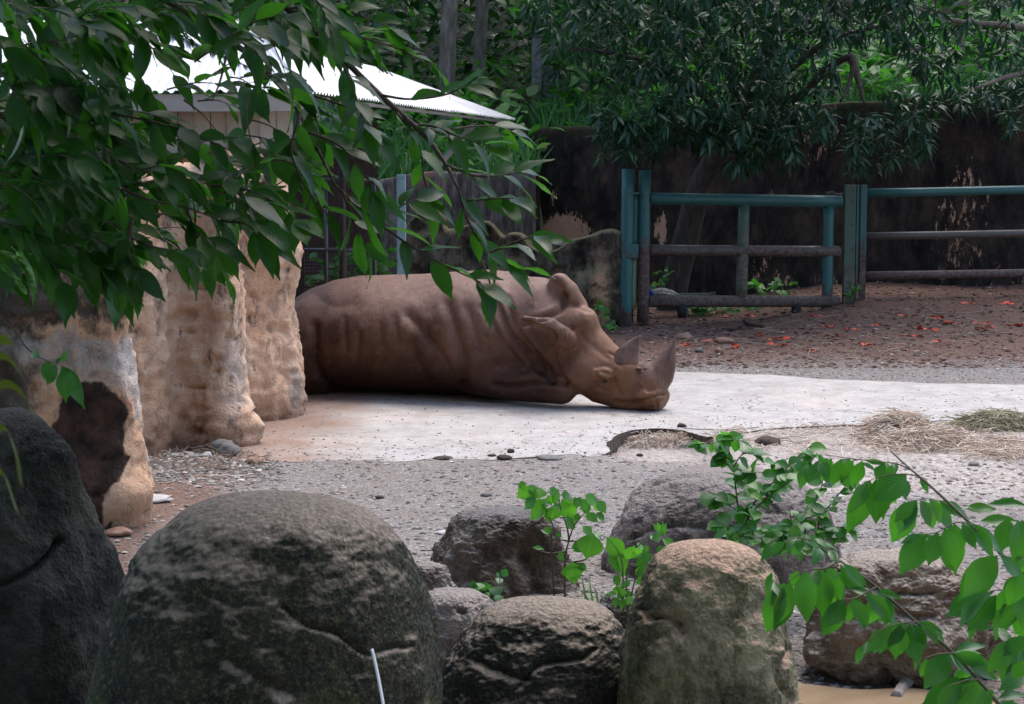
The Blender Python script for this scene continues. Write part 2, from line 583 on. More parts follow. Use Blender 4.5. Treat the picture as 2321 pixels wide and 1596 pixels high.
we = wc * (1.02 - .20 * np.clip(rz, 0, 1) ** 1.5 - .22 * np.clip(-rz - .25, 0, 1))
q = (np.abs((Y - yc) / we) ** 2.25 + np.abs(rz) ** 2.25) ** (1 / 2.25)
Fd = (q - 1) * np.minimum(wc, hc) * .9
Fd = np.maximum(Fd, np.abs(X - (st[0, 0] + st[-1, 0]) / 2) - (st[-1, 0] - st[0, 0]) / 2)
Fd = smin(Fd, ell(688, 800, 16.62, (.40, .34, .44)), .10)          # near haunch
Fd = smin(Fd, ell(1085, 770, 15.98, (.36, .24, .46), .25), .14)     # near shoulder
Fd = smin(Fd, ell(1205, 770, 15.92, (.22, .26, .36), .5), .10)      # neck roll
Fd = smin(Fd, ell(1203, 703, 15.96, (.33, .34, .25), .62), .07)      # hump of the nape
# forearm folded on the pad
Fd = smin(Fd, cone(at(1128, 858, 15.86), at(1272, 884, 15.52), .18, .125), .07)
Fd = smin(Fd, cone(at(1100, 880, 17.0), at(1240, 890, 16.6), .15, .11), .05)
# head
H0p, H1p = at(1245, 768, 15.80), at(1500, 905, 15.36)
e1 = (H1p - H0p); HL = e1.length; e1.normalize()
e2 = e1.cross(Vector((0, 0, 1))).normalized()
e3 = e2.cross(e1).normalized()
dx, dy, dz = X - H0p.x, Y - H0p.y, Z - H0p.z
s_ = (dx * e1.x + dy * e1.y + dz * e1.z) / HL
b_ = dx * e2.x + dy * e2.y + dz * e2.z
c_ = dx * e3.x + dy * e3.y + dz * e3.z
SC = 1 / 273.0
ht = np.interp(s_, [-.3, -.04, .15, .24, .354, .49, .67, .83, .965, 1.01, 1.05], np.array([70, 92, 99, 92, 77, 62, 53, 48, 36, 24, 14]) * SC).astype(np.float32)
hb = np.interp(s_, [-.3, 0, .18, .35, .525, .73, .89, 1.01, 1.05], np.array([50, 62, 68, 74, 82, 68, 48, 29, 16]) * SC).astype(np.float32)
hw = np.interp(s_, [-.3, -.04, .15, .35, .5, .67, .83, .96, 1.02, 1.05], [.28, .30, .255, .21, .195, .17, .165, .16, .12, .07]).astype(np.float32)
hh = np.where(c_ > 0, ht, hb)
hw = hw * (1 - .35 * np.clip(c_ / hh, 0, 1) ** 2 * sstep(.2, .5, s_).astype(np.float32))
q = (np.abs(b_ / hw) ** 2.5 + np.abs(c_ / hh) ** 2.3) ** (1 / 2.4)
Hd = (q - 1) * np.minimum(hw, hh)
sc_ = np.clip(s_, -.12, 1.03)
Hd = np.maximum(Hd, np.abs(s_ - .455) * HL - .575 * HL)
Hd = smin(Hd, ell(1322, 842, 15.52, (.21, .17, .17), .45), .06)      # cheek
Hd = smin(Hd, ell(1366, 850, 15.36, (.085, .05, .06)), .04)          # brow
Hd = smin(Hd, ell(1322, 728, 15.60, (.12, .16, .10), .7), .08)      # crown
Hd = smin(Hd, ell(1475, 898, 15.26, (.11, .08, .06), .1), .05)       # lip
Hd = smin(Hd, ell(1420, 842, 15.44, (.12, .12, .10), .4), .05)       # horn boss
Hd = smin(Hd, ell(1474, 862, 15.38, (.13, .13, .10), .2), .05)
Fd = smin(Fd, Hd, .055)
# ears: hollow cups
def ear(base, mid, tip, r, cav0, cav1, cr):
    e = smin(cone(base, mid, r[0], r[1]), cone(mid, tip, r[1], r[2]), .02)
    return smax(e, -cone(cav0, cav1, cr[0], cr[1]), .012)
Fd = smin(Fd, ear(at(1284, 769, 15.42), at(1243, 747, 15.36), at(1191, 724, 15.36), (.088, .100, .030), at(1239, 766, 15.30), at(1192, 739, 15.315), (.088, .052)), .035)
Fd = smin(Fd, ear(at(1313, 692, 15.72), at(1288, 660, 15.74), at(1269, 646, 15.76), (.072, .086, .100), at(1270, 670, 15.665), at(1245, 634, 15.62), (.068, .102)), .03)
Fd = np.maximum(Fd, -Z)
Vr, Fr = surface_nets(Fd, (RX0, RY0, RZ0), RH)
del X, Y, Z, Fd, Hd, q, we, rz, s_, b_, c_, hh, hw, ht, hb, dx, dy, dz

def mesh_normals(V, F):
    t = F[:, [0, 1, 2]]
    n = np.cross(V[t[:, 1]] - V[t[:, 0]], V[t[:, 2]] - V[t[:, 0]])
    N = np.zeros_like(V)
    for k in range(F.shape[1]):
        np.add.at(N, F[:, k], n)
    return N / (np.linalg.norm(N, axis=1, keepdims=True) + 1e-12)
def relax(V, F, it=2, lam=.5):
    n = len(V)
    for _ in range(it):
        acc = np.zeros_like(V); cnt = np.zeros(n)
        k = F.shape[1]
        for a in range(k):
            b = (a + 1) % k
            np.add.at(acc, F[:, a], V[F[:, b]]); np.add.at(cnt, F[:, a], 1)
            np.add.at(acc, F[:, b], V[F[:, a]]); np.add.at(cnt, F[:, b], 1)
        V = V + lam * (acc / np.maximum(cnt, 1)[:, None] - V)
    return V
Vr = relax(Vr, Fr, 2)
Nr = mesh_normals(Vr, Fr)
if (Nr[:, 2] * (Vr[:, 2] - .5)).mean() < 0:
    Fr = Fr[:, ::-1]; Nr = -Nr
def polydist(u, v, pts):
    d = np.full(len(u), 1e9)
    pts = spline(pts, 24)
    for a, b in zip(pts[:-1], pts[1:]):
        e = b - a
        t = np.clip(((u - a[0]) * e[0] + (v - a[1]) * e[1]) / (e @ e + 1e-9), 0, 1)
        d = np.minimum(d, np.hypot(u - a[0] - t * e[0], v - a[1] - t * e[1]))
    return d
FOLDS = [  # polyline, depth (m), half width (px)
    ([(1118, 655), (1128, 690), (1153, 748), (1205, 812), (1249, 862)], .045, 8), ([(1146, 680), (1172, 745), (1218, 806), (1256, 850)], .034, 7),
    ([(1098, 700), (1118, 735), (1150, 790), (1190, 840)], .018, 8), ([(1190, 800), (1215, 835), (1235, 868)], .012, 3), ([(1205, 800), (1232, 838), (1250, 868)], .012, 3),
    ([(925, 715), (969, 765), (997, 804), (1037, 880)], .026, 12), ([(1015, 690), (1030, 745), (1050, 815), (1049, 890)], .030, 11),
    ([(933, 780), (953, 836), (985, 872)], .016, 12), ([(1060, 700), (1078, 760), (1088, 800)], .016, 10),
    ([(814, 755), (808, 815)], .012, 6), ([(781, 722), (784, 790)], .010, 6), ([(860, 735), (868, 810)], .008, 9), ([(895, 725), (908, 800)], .008, 9),
    ([(712, 740), (714, 812), (728, 852), (769, 896)], .028, 9), ([(700, 652), (745, 690), (800, 690)], .010, 14),
    ([(1120, 872), (1160, 876), (1217, 867), (1284, 870)], .030, 6), ([(1058, 880), (1052, 902)], .03, 12),
    ([(1256, 800), (1262, 830), (1285, 868), (1305, 885)], .022, 6), ([(1281, 672), (1274, 698), (1240, 718), (1185, 735)], .030, 6),
    ([(1300, 690), (1318, 700), (1340, 706)], .010, 4), ([(1325, 735), (1318, 752), (1330, 775)], .010, 5), ([(1296, 745), (1300, 765), (1292, 785), (1278, 792)], .014, 4),
    ([(1286, 748), (1290, 765), (1284, 780)], .010, 3), ([(1278, 748), (1281, 765), (1276, 778)], .008, 2.5), ([(1270, 749), (1272, 764), (1268, 774)], .006, 2.5),
    ([(1352, 856), (1362, 864), (1380, 867), (1390, 862)], .026, 5), ([(1350, 847), (1364, 842), (1386, 850)], .014, 4), ([(1356, 877), (1372, 884), (1392, 877)], .014, 4), ([(1352, 834), (1372, 830), (1392, 840)], .008, 4),
    ([(1396, 910), (1430, 914), (1465, 906), (1508, 892)], .028, 4.5), ([(1420, 922), (1460, 915), (1500, 908)], .008, 3), ([(1455, 896), (1480, 895), (1505, 888)], .007, 3),
    ([(1392, 846), (1396, 870), (1404, 892)], .012, 6), ([(1470, 886), (1480, 883), (1487, 888)], .014, 5), ([(1440, 905), (1448, 926)], .006, 3), ([(1485, 897), (1490, 925)], .006, 3), ([(1470, 903), (1476, 926)], .005, 3), ([(1340, 780), (1362, 800), (1378, 812)], .008, 6), ([(1380, 800), (1395, 806), (1404, 800)], .010, 3)]
uu, vv = px(Vr)
facing = np.clip(-(Nr * (Vr - np.array([0, 0, CAMZ])) / np.linalg.norm(Vr - np.array([0, 0, CAMZ]), axis=1, keepdims=True)).sum(1) * 2.5, 0, 1)
disp = np.zeros(len(Vr))
for pts, amp, wd in FOLDS:
    d = polydist(uu, vv, pts)
    disp -= 1.35 * amp * np.exp(-(d / wd) ** 1.5)
    disp += amp * .22 * np.exp(-((d - 2.1 * wd) / (1.2 * wd)) ** 2)
disp *= facing
# ribs showing through the flank and general lumpiness
rib = np.sin((uu - 760) / 19.0 + (vv - 760) * .02) * np.exp(-((uu - 850) / 90) ** 2 - ((vv - 760) / 60) ** 2)
disp += .007 * rib * facing
disp += .006 * fbm(Vr * 3.0, 2, 61) + .002 * fbm(Vr * 14, 3, 62)
wx = Vr[:, 0] + .35 * (Vr[:, 2] - .5)
disp -= .0045 * np.clip(fbm(np.stack([wx * 11, Vr[:, 1] * 3, Vr[:, 2] * 2.2], -1), 4, 63, ridged=True), 0, 1) ** 2 * (.4 + .6 * (uu > 1050))
Vr = Vr + Nr * disp[:, None]
Vr[:, 2] = np.maximum(Vr[:, 2], 0.003)
rm = MB('rhino_skin', rough=.62, spec=.3)
P = rm.pos()
z_ = rm.sep(P, 2)
na, nb, nc = rm.noise(2.2, 5, .6, P), rm.noise(11, 5, .65, P), rm.noise(70, 3, .6, P)
col = rm.ramp(na, [(.34, (.062, .027, .016)), (.5, (.110, .050, .029)), (.66, (.172, .090, .058))])
col = rm.mix(rm.ramp(nb, [(.45, 0), (.7, .6)]), col, (.17, .085, .052))
dust = rm.math('MULTIPLY', rm.ramp(rm.math('ADD', z_, rm.math('MULTIPLY', nb, .25)), [(.75, 0), (1.15, 1)]), .55)
col = rm.mix(dust, col, (.29, .175, .135))
mud_shade = rm.ramp(rm.math('ADD', z_, rm.math('MULTIPLY', na, .5)), [(.32, .95), (.85, 0)])  # mud on the lower body, deepened to paint the belly's shade
col = rm.mix(mud_shade, col, (.036, .015, .010))
hx = rm.math('MULTIPLY', rm.math('SUBTRACT', rm.sep(P, 0), .25), 1.8, True)
col = rm.mix(.26, col, (.03, .006, 0))
col = rm.mix(rm.math('MULTIPLY', hx, .6), col, (.235, .105, .048))
dm_ = rm.noise(6.5, 8, .72, rm.pos((1, 1, 1.3)))
col = rm.mix(rm.ramp(dm_, [(.55, 0), (.66, .30)]), col, (.22, .125, .085))
col = rm.mix(rm.ramp(dm_, [(.36, .45), (.45, 0)]), col, (.045, .020, .013))
wr = rm.noise(26, 5, .7, rm.pos((2.2, 1, .8)), .6)
hgt = rm.math('ADD', rm.math('MULTIPLY', nc, .45), rm.math('ADD', rm.math('MULTIPLY', wr, 1.3), rm.math('MULTIPLY', nb, 1.2)))
rm.done(col, rm.bump(hgt, .5, .008), rm.ramp(nb, [(.3, .7), (.7, .5)]))
rhino = thing('rhinoceros', (-.4, 16.4, 0), 'brown mud-coated two-horned rhinoceros lying with its chin on the pale pad', 'rhinoceros')
body = mesh_obj('body', Vr, np.ascontiguousarray(Fr), rm.m, rhino)
# horns
def horn(prof, name, flat, seed, lab):
    n, m = 40, 28
    pts = spline([tuple(at(u, v, D)) + (r,) for u, v, D, r in prof], n)
    V = []
    for i in range(n):
        p = pts[i, :3]; t = pts[min(i + 1, n - 1), :3] - pts[max(i - 1, 0), :3]
        t /= np.linalg.norm(t)
        xx = np.cross(t, e2); xx /= np.linalg.norm(xx)
        yy = np.cross(xx, t)
        for k in range(m):
            a = 2 * math.pi * k / m
            V.append(p + pts[i, 3] * (xx * math.cos(a) + yy * math.sin(a) * flat))
    V = np.array(V)
    c = np.repeat(pts[:, :3], m, 0)
    nr = V - c; nr /= np.linalg.norm(nr, axis=1, keepdims=True) + 1e-9
    fade = np.repeat(np.linspace(1, .15, n), m)
    V = V + nr * ((.009 * fbm(V * 16, 4, seed)) * fade)[:, None]
    F = [tuple(q) for q in grid_faces(n, m, True)] + [tuple((n - 1) * m + k for k in range(m))]
    o = mesh_obj(name, V, F, hm.m, rhino)
    o['label'] = lab
hm = MB('horn_keratin', rough=.5, spec=.4)
hn = hm.noise(9, 5, .7, hm.pos((1, 1, .3)))
hm.done(hm.ramp(hn, [(.3, (.055, .026, .017)), (.55, (.125, .062, .039)), (.75, (.22, .125, .085))]), hm.bump(hm.noise(30, 5, .7, hm.pos((1, 1, .25))), .5, .012))
horn([(1402, 872, 15.46, .07), (1408, 850, 15.45, .145), (1415, 826, 15.44, .140), (1423, 803, 15.44, .100), (1437, 779, 15.44, .050), (1446, 767, 15.43, .018), (1450, 761, 15.43, .004)], 'horn', .62, 71, 'short triangular rear horn')
horn([(1448, 892, 15.40, .07), (1458, 878, 15.39, .150), (1476, 862, 15.38, .164), (1496, 843, 15.37, .132), (1510, 822, 15.36, .090), (1520, 800, 15.36, .054), (1527, 780, 15.36, .019), (1529, 765, 15.36, .004)], 'horn', .78, 72, 'curved front horn pointing up')
# dried mud lumps between the horns
for k in range(22):
    u = 1440 + random.random() * 44; v = 834 + .012 * (u - 1462) ** 2 * -.2 + random.random() * 14
    c = np.array(at(u, v, 15.30 + random.random() * .16))
    Vi, Fi = ico(2)
    V = Vi * np.array([.024, .02, .010]) * random.uniform(.5, 1.1)
    V = V * (1 + .35 * fbm(Vi * 2 + k * 5, 3, 5))[:, None] + c
    mesh_obj('dried_mud', V, Fi, hm.m, rhino)
# eye
em = MB('eye_dark', rough=.3, spec=.3)
em.done((.012, .009, .008))
Vi, Fi = ico(3)
ec = np.array(at(1371, 865, 15.325))
mesh_obj('eye', Vi * .017 * np.array([1.3, .8, .75]) + ec, Fi, em.m, rhino)
# hair fringe on the ear rims
fm = MB('ear_hair', rough=.7)
fm.done((.12, .085, .07))
parts = []
for (u0, v0, u1, v1, D, n) in ((1193, 724, 1228, 716, 15.33, 26), (1238, 634, 1290, 622, 15.73, 34), (1228, 718, 1252, 742, 15.28, 18)):
    for k in range(n):
        t = random.random()
        p = at(u0 + (u1 - u0) * t, v0 + (v1 - v0) * t + 3, D)
        q = p + Vector((random.uniform(-.016, .004), random.uniform(-.01, .01), random.uniform(.012, .034)))
        parts.append(tube([p, q], [.0016, .0005], 3, False))
Vh, Fh = merge(parts)
hair = mesh_obj('ear_hair', Vh, Fh, fm.m, rhino)
hair['kind'] = 'stuff'
# ================================================================== moulded rock wall (left)
def plan_wall(path, ztop, zbot, step, seed, bumps=(), amp=.07, lean=0.0):
    """vertical rock face that follows a plan path; bumps push it out; returns V,F,s,z"""
    P = spline([(x, y, 0) for x, y in path], 400)[:, :2]
    seg = np.r_[0, np.cumsum(np.hypot(*np.diff(P, axis=0).T))]
    ns = int(seg[-1] / step); nz = int((ztop - zbot) / step)
    ss = np.linspace(0, seg[-1], ns)
    X = np.interp(ss, seg, P[:, 0]); Y = np.interp(ss, seg, P[:, 1])
    tx, ty = np.gradient(X), np.gradient(Y)
    L = np.hypot(tx, ty); nx_, ny_ = ty / L, -tx / L            # right-hand side of the path
    zz = np.linspace(zbot, ztop, nz)
    S, Zm = np.meshgrid(ss, zz)
    top = 1 + .10 * fbm(np.stack([S * .9, S * 0, S * 0], -1), 3, seed + 9)
    Zm = zbot + (Zm - zbot) * top
    Xb = np.broadcast_to(X, S.shape); Yb = np.broadcast_to(Y, S.shape)
    Q = np.stack([Xb, Yb, Zm], -1)
    low_ = 1.15 - .55 * sstep(.5, 1.6, Zm)
    d = amp * fbm(Q * np.array([1.5, 1.5, .8]), 4, seed) + low_ * (amp * .22 * fbm(Q * np.array([4, 4, 6.0]), 6, seed + 31, gain=.68) + .26 * amp * fbm(Q * np.array([7, 7, 4.0]), 5, seed + 35, gain=.6, ridged=True) + .22 * amp * fbm(Q * np.array([13, 13, 15.0]), 3, seed + 33, ridged=True)) + amp * .5 * fbm(Q * np.array([4, 4, 2.0]), 4, seed + 1, ridged=True) + amp * .28 * fbm(Q * 9, 4, seed + 2) + amp * .13 * fbm(Q * 24, 2, seed + 12)
    # pits
    pit = vnoise(Q * np.array([7, 7, 11]), seed + 3)
    d = d - .10 * np.clip(pit - .45, 0, 1) * (amp / .07)
    pit = vnoise(Q * np.array([15, 15, 22]), seed + 4)
    d = d - .10 * np.clip(pit - .40, 0, 1) * (amp / .07)
    # vertical drapery
    d = d + amp * 1.15 * np.clip(fbm(np.stack([S * 1.35 + Zm * .5, Zm * .45, S * 0], -1), 3, seed + 6, ridged=True), -.4, 1)
    for bx, by, z0, sz, w, a in bumps:                          # local pushes: plan point, height, size
        s0 = seg[np.argmin(np.hypot(P[:, 0] - bx, P[:, 1] - by))]
        d = d + a * np.exp(-((S - s0) / w) ** 2 - ((Zm - z0) / sz) ** 2)
    d = d + lean * (Zm - zbot)
    V = np.stack([Xb + nx_ * d, Yb + ny_ * d, Zm], -1)
    # the top rolls back
    roll = sstep(.9, 1.0, (Zm - zbot) / (ztop - zbot))
    V[..., 0] -= nx_ * roll * .25; V[..., 1] -= ny_ * roll * .25
    return V.reshape(-1, 3), grid_faces(nz, ns), S.ravel(), Zm.ravel()

def rock_mat(name, tint=1.0):
    m = MB(name, rough=.8, spec=.25)
    P = m.pos()
    a, b, c = m.noise(1.3, 5, .6, P), m.noise(6, 6, .65, P), m.noise(38, 4, .65, P)
    col = m.ramp(a, [(.3, (.45, .25, .145)), (.5, (.60, .375, .245)), (.7, (.68, .50, .375))])
    col = m.mix(m.ramp(b, [(.46, 0), (.66, .5)]), col, (.42, .225, .13))
    col = m.mix(m.ramp(m.noise(2.2, 6, .7, m.pos((1.4, 1.4, .6))), [(.54, 0), (.66, .8)]), col, (.27, .235, .205))
    col = m.mix(m.ramp(m.noise(3.4, 6, .7, m.pos((2, 2, .7))), [(.56, 0), (.66, .85)]), col, (.075, .055, .042))
    col = m.mix(m.ramp(c, [(.55, 0), (.75, .35)]), col, (.2, .12, .08))
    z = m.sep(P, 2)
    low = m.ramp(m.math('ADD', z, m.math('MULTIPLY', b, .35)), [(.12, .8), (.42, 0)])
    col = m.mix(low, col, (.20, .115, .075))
    e_ = m.noise(11, 6, .72, m.pos((1.3, 1.3, .8)))
    edge = lambda at_, w=.9: m.ramp(m.math('ADD', at_, m.math('MULTIPLY', m.math('SUBTRACT', e_, .5), w)), [(.30, 0), (.66, 1)])
    st_ = edge(m.attr('stain'))
    col = m.mix(edge(m.attr('rust'), 1.1), col, (.20, .075, .035))
    mo_ = m.ramp(m.math('ADD', m.attr('algae'), m.math('MULTIPLY', m.math('SUBTRACT', m.noise(5, 8, .75, m.pos((1.5, 1.5, .8))), .5), 2.0)), [(.35, 0), (.75, .93)])
    col = m.mix(mo_, col, m.mix(m.ramp(b, [(.4, 0), (.65, 1)]), (.014, .014, .013), (.07, .065, .055)))
    col = m.mix(st_, col, m.mix(m.ramp(b, [(.4, 0), (.65, 1)]), (.016, .010, .008), (.075, .036, .024)))
    col = m.mix(m.ramp(m.math('ADD', m.attr('pale'), m.math('MULTIPLY', m.math('SUBTRACT', e_, .5), 1.6)), [(.25, 0), (.95, .85)]), col, m.mix(m.ramp(b, [(.35, 0), (.65, 1)]), (.17, .155, .15), (.52, .48, .45)))
    h = m.math('ADD', m.math('MULTIPLY', b, 1.0), m.math('MULTIPLY', c, .5))
    pit = m.voro(26, m.pos((1, 1, 1.6)))
    pm_ = m.ramp(m.math('ADD', pit, m.math('MULTIPLY', b, .5)), [(.22, 1), (.36, 0)])
    col = m.mix(m.math('MULTIPLY', pm_, .7), col, (.09, .05, .032))
    h = m.math('ADD', h, m.math('MULTIPLY', pm_, -.8))
    m.done(col, m.bump(h, .9, .035))
    return m.m
RM = rock_mat('moulded_rock')
# far part: panels and buttress beside the rhino
wall_path = [(-5.2, 12.4), (-3.9, 12.7), (-3.0, 12.95), (-2.62, 13.15), (-2.40, 13.45), (-2.10, 13.40), (-1.98, 13.58), (-2.10, 13.9), (-2.28, 14.25), (-2.16, 14.6), (-1.93, 14.82), (-1.75, 15.12), (-1.81, 15.42), (-2.3, 15.62), (-3.2, 15.8), (-4.5, 15.9)]
foot = gnd(545, 985)
V, F, S, Zm = plan_wall(wall_path, 2.16, -.12, .022, 101,
                        bumps=[(-2.0, 13.5, .08, .22, .20, .16), (-2.08, 13.42, 1.1, .5, .10, .10), (-2.4, 13.4, .5, .5, .16, -.05), (-1.85, 15.2, 1.35, .22, .25, .08), (-1.85, 15.2, .75, .3, .25, -.05),
                               (-2.62, 13.15, 1.3, .25, .3, .06), (-2.28, 14.25, .8, .9, .12, -.06), (-1.95, 14.8, 1.6, .5, .2, .05)], amp=.062, lean=-.045)
pale = np.exp(-((V[:, 0] + 2.02) / .12) ** 2 - ((Zm - .5) / .5) ** 2) * np.exp(-((V[:, 1] - 13.5) / .3) ** 2) * .9
pale = .8 * np.clip(pale + .5 * fbm(V * 5, 3, 44) * pale, 0, 1)
stain = np.clip(1.2 * (fbm(V * np.array([3, 3, 1.1]), 4, 45) - .28) * 3, 0, .7)
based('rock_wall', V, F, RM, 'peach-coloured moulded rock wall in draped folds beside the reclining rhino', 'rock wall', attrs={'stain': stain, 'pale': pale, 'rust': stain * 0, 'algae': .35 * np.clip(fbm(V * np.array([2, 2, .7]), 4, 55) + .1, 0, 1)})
# near pillar
pil_path = [(-5.5, 10.1), (-4.2, 10.0), (-3.2, 9.98), (-2.6, 10.0), (-2.25, 10.08), (-2.10, 10.25), (-2.16, 10.6), (-2.5, 11.0), (-3.2, 11.4), (-4.4, 11.8)]
V, F, S, Zm = plan_wall(pil_path, 2.25, -.12, .022, 131, bumps=[(-2.35, 10.05, .62, .42, .30, -.10), (-2.15, 10.15, 1.5, .3, .15, .05), (-2.15, 10.15, .2, .12, .2, .07), (-2.9, 10.0, 1.3, .3, .4, .1)], amp=.045, lean=-.03)
uu, vv = px(V)
wob = 34 * fbm(V * np.array([7, 7, 7]), 6, 46, gain=.62)
# damp black stain in the hollow, ringed by rust
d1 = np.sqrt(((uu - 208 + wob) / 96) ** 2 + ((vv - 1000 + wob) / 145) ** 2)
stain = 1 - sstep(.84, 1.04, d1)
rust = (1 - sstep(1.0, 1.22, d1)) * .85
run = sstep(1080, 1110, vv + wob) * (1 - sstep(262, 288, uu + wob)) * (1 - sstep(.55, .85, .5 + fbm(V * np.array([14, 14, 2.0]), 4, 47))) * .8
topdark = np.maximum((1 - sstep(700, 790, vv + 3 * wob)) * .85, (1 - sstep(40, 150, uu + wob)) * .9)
stain = np.maximum(stain, run)
stain *= (V[:, 1] < 10.5)
rust *= np.clip(.55 + 1.6 * fbm(V * 2.5, 4, 56), 0, 1)
pale = (1 - sstep(1.0, 1.25, d1) * 0) * sstep(730, 790, vv + 2 * wob) * (1 - sstep(880, 960, vv - (uu - 230) * .5 + wob)) * (V[:, 1] < 10.5) * .9
rust = np.maximum(rust * (V[:, 1] < 10.5), .35 * sstep(1080, 1120, vv) * np.clip(.5 + fbm(V * 4, 4, 49) * 1.5, 0, 1))
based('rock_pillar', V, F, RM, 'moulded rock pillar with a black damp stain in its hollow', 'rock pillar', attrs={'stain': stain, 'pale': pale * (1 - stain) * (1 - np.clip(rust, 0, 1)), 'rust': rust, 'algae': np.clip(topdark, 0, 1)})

# ================================================================== boulders
def boulder(rows, D, dr=.85, seed=0, amp=.03, cracks=(), nv=190, nu=250, power=2.3):
    """rows: (v, u_left, u_right) of the outline, top first; D = distance of its middle"""
    rows = np.array(rows, float)
    t = (rows[:, 0] - rows[0, 0]) / (rows[-1, 0] - rows[0, 0])
    tt = np.linspace(0, 1, nv) ** 1.6
    w2 = np.interp(tt, t, ((rows[:, 2] - rows[:, 1]) / 2) ** 2)
    k = np.hanning(9); k /= k.sum()
    w2 = np.convolve(np.pad(w2, 4, mode='reflect', reflect_type='odd'), k, 'valid'); w2[0] = 0
    cu = np.interp(tt, t, (rows[:, 1] + rows[:, 2]) / 2)
    cu = np.convolve(np.pad(cu, 8, mode='edge'), np.ones(17) / 17, 'valid')
    v = rows[0, 0] + tt * (rows[-1, 0] - rows[0, 0])
    V = []
    wmax = math.sqrt(w2.max()) / (FPX / D)
    th = np.linspace(0, 2 * math.pi, nu, endpoint=False)
    ct, sn = np.cos(th), np.sin(th)
    rad = (np.abs(ct) ** power + np.abs(sn) ** power) ** (-1 / power)
    for i in range(nv):
        c = at(cu[i], v[i], D)
        w = math.sqrt(max(w2[i], 0)) / (FPX / D)
        V.append(np.stack([c.x + w * rad * ct, c.y + w * dr * rad * sn, np.full(nu, c.z)], -1))
    V = np.array(V).reshape(-1, 3)
    F = grid_faces(nv, nu, True)
    N = mesh_normals(V, F)
    if (N * (V - V.mean(0))).sum() < 0: N = -N; F = F[:, ::-1]
    R = wmax
    sd = seed * 13.7
    fade = np.repeat(np.clip(tt * 14, .15, 1), nu)
    d = amp * (1.0 * fbm(V / R * 1.6 + sd, 4, seed) + .35 * fbm(V / R * 6 + sd, 4, seed + 1) + .12 * fbm(V / R * 22 + sd, 3, seed + 2) + .06 * fbm(V / R * 60 + sd, 2, seed + 22))
    uu, vv = px(V)
    fc = np.clip(-N[:, 1] * 3, 0, 1)
    for pts, dep, wd in cracks:
        dd = polydist(uu + 6 * fbm(V * 9, 3, seed + 4), vv + 6 * fbm(V * 9, 3, seed + 5), pts)
        d -= fc * dep * np.exp(-(dd / wd) ** 2)
    V = V + N * (d * fade)[:, None]
    top = V[:nu].mean(0)
    V[:nu] = top
    return V, F
def bould_mat(name, dark, mid, pale, topc, moss=.5, dust=1.0, sc=1.0, scol=(.10, .11, .03), band=None):
    m = MB(name, rough=.85, spec=.22)
    P = m.pos()
    a, b, c = m.noise(2.0 * sc, 6, .62, P), m.noise(9 * sc, 6, .7, P), m.noise(60, 4, .65, P)
    e = m.noise(3.6 * sc, 7, .72, m.pos((1, 1, .55)))
    col = m.ramp(e, [(.40, dark), (.49, mid), (.57, pale)])
    col = m.mix(m.ramp(a, [(.42, moss), (.58, 0)]), col, scol)
    if band:
        zb = m.math('ADD', m.sep(P, 2), m.math('MULTIPLY', m.math('SUBTRACT', a, .5), 1.1))
        col = m.mix(m.ramp(zb, [(band[0], 0), (band[0] + .10, .92)]), col, m.mix(m.ramp(b, [(.5, 0), (.65, 1)]), dark, tuple(k * .9 for k in mid)))
    col = m.mix(m.ramp(b, [(.50, 0), (.66, .65)]), col, dark)
    col = m.mix(m.ramp(c, [(.5, 0), (.72, .5)]), col, pale)
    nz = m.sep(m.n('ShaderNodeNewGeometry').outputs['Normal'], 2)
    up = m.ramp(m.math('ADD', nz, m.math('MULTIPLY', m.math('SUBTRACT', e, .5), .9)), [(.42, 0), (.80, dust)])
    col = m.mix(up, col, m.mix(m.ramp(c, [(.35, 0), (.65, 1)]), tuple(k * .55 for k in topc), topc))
    h = m.math('ADD', m.math('MULTIPLY', b, .8), m.math('ADD', m.math('MULTIPLY', c, .8), m.math('MULTIPLY', m.voro(75, P), .4)))
    col = m.mix(m.ramp(m.noise(140, 2, .5, P), [(.60, 0), (.74, .28)]), col, tuple(min(1, k * 1.5 + .02) for k in pale))
    m.done(col, m.bump(h, .75, .025))
    return m.m
bm_moss = bould_mat('boulder_mossy', (.014, .016, .013), (.068, .064, .036), (.20, .18, .10), (.42, .33, .265), .4, band=(.50, .8), scol=(.06, .085, .025))
bm_low = bould_mat('boulder_mossy_low', (.014, .015, .014), (.042, .044, .034), (.13, .125, .09), (.36, .29, .235), .3, band=(.24, .8), scol=(.05, .06, .025))
bm_dark = bould_mat('boulder_dark', (.007, .007, .007), (.016, .016, .016), (.045, .043, .042), (.09, .08, .07), .15, .4)
bm_gold = bould_mat('boulder_golden', (.025, .023, .015), (.125, .115, .065), (.30, .27, .17), (.50, .34, .25), .25, scol=(.10, .095, .035))
bm_grey = bould_mat('boulder_grey', (.045, .034, .030), (.125, .095, .083), (.23, .185, .165), (.33, .285, .265), .12, .8, 1.3, (.11, .08, .06))
bm_brown = bould_mat('boulder_brown', (.040, .026, .02), (.10, .07, .052), (.17, .13, .10), (.20, .19, .19), .25, .8, 1.2, (.09, .05, .03))
bm_pink = bould_mat('boulder_pinkish', (.11, .085, .075), (.26, .205, .18), (.38, .32, .29), (.42, .36, .33), .05, .7, 1.5, (.2, .13, .1))
bm_tan = bould_mat('boulder_tan', (.055, .035, .025), (.15, .10, .065), (.25, .185, .125), (.42, .35, .30), .35, .9, 1.2, (.11, .055, .035))
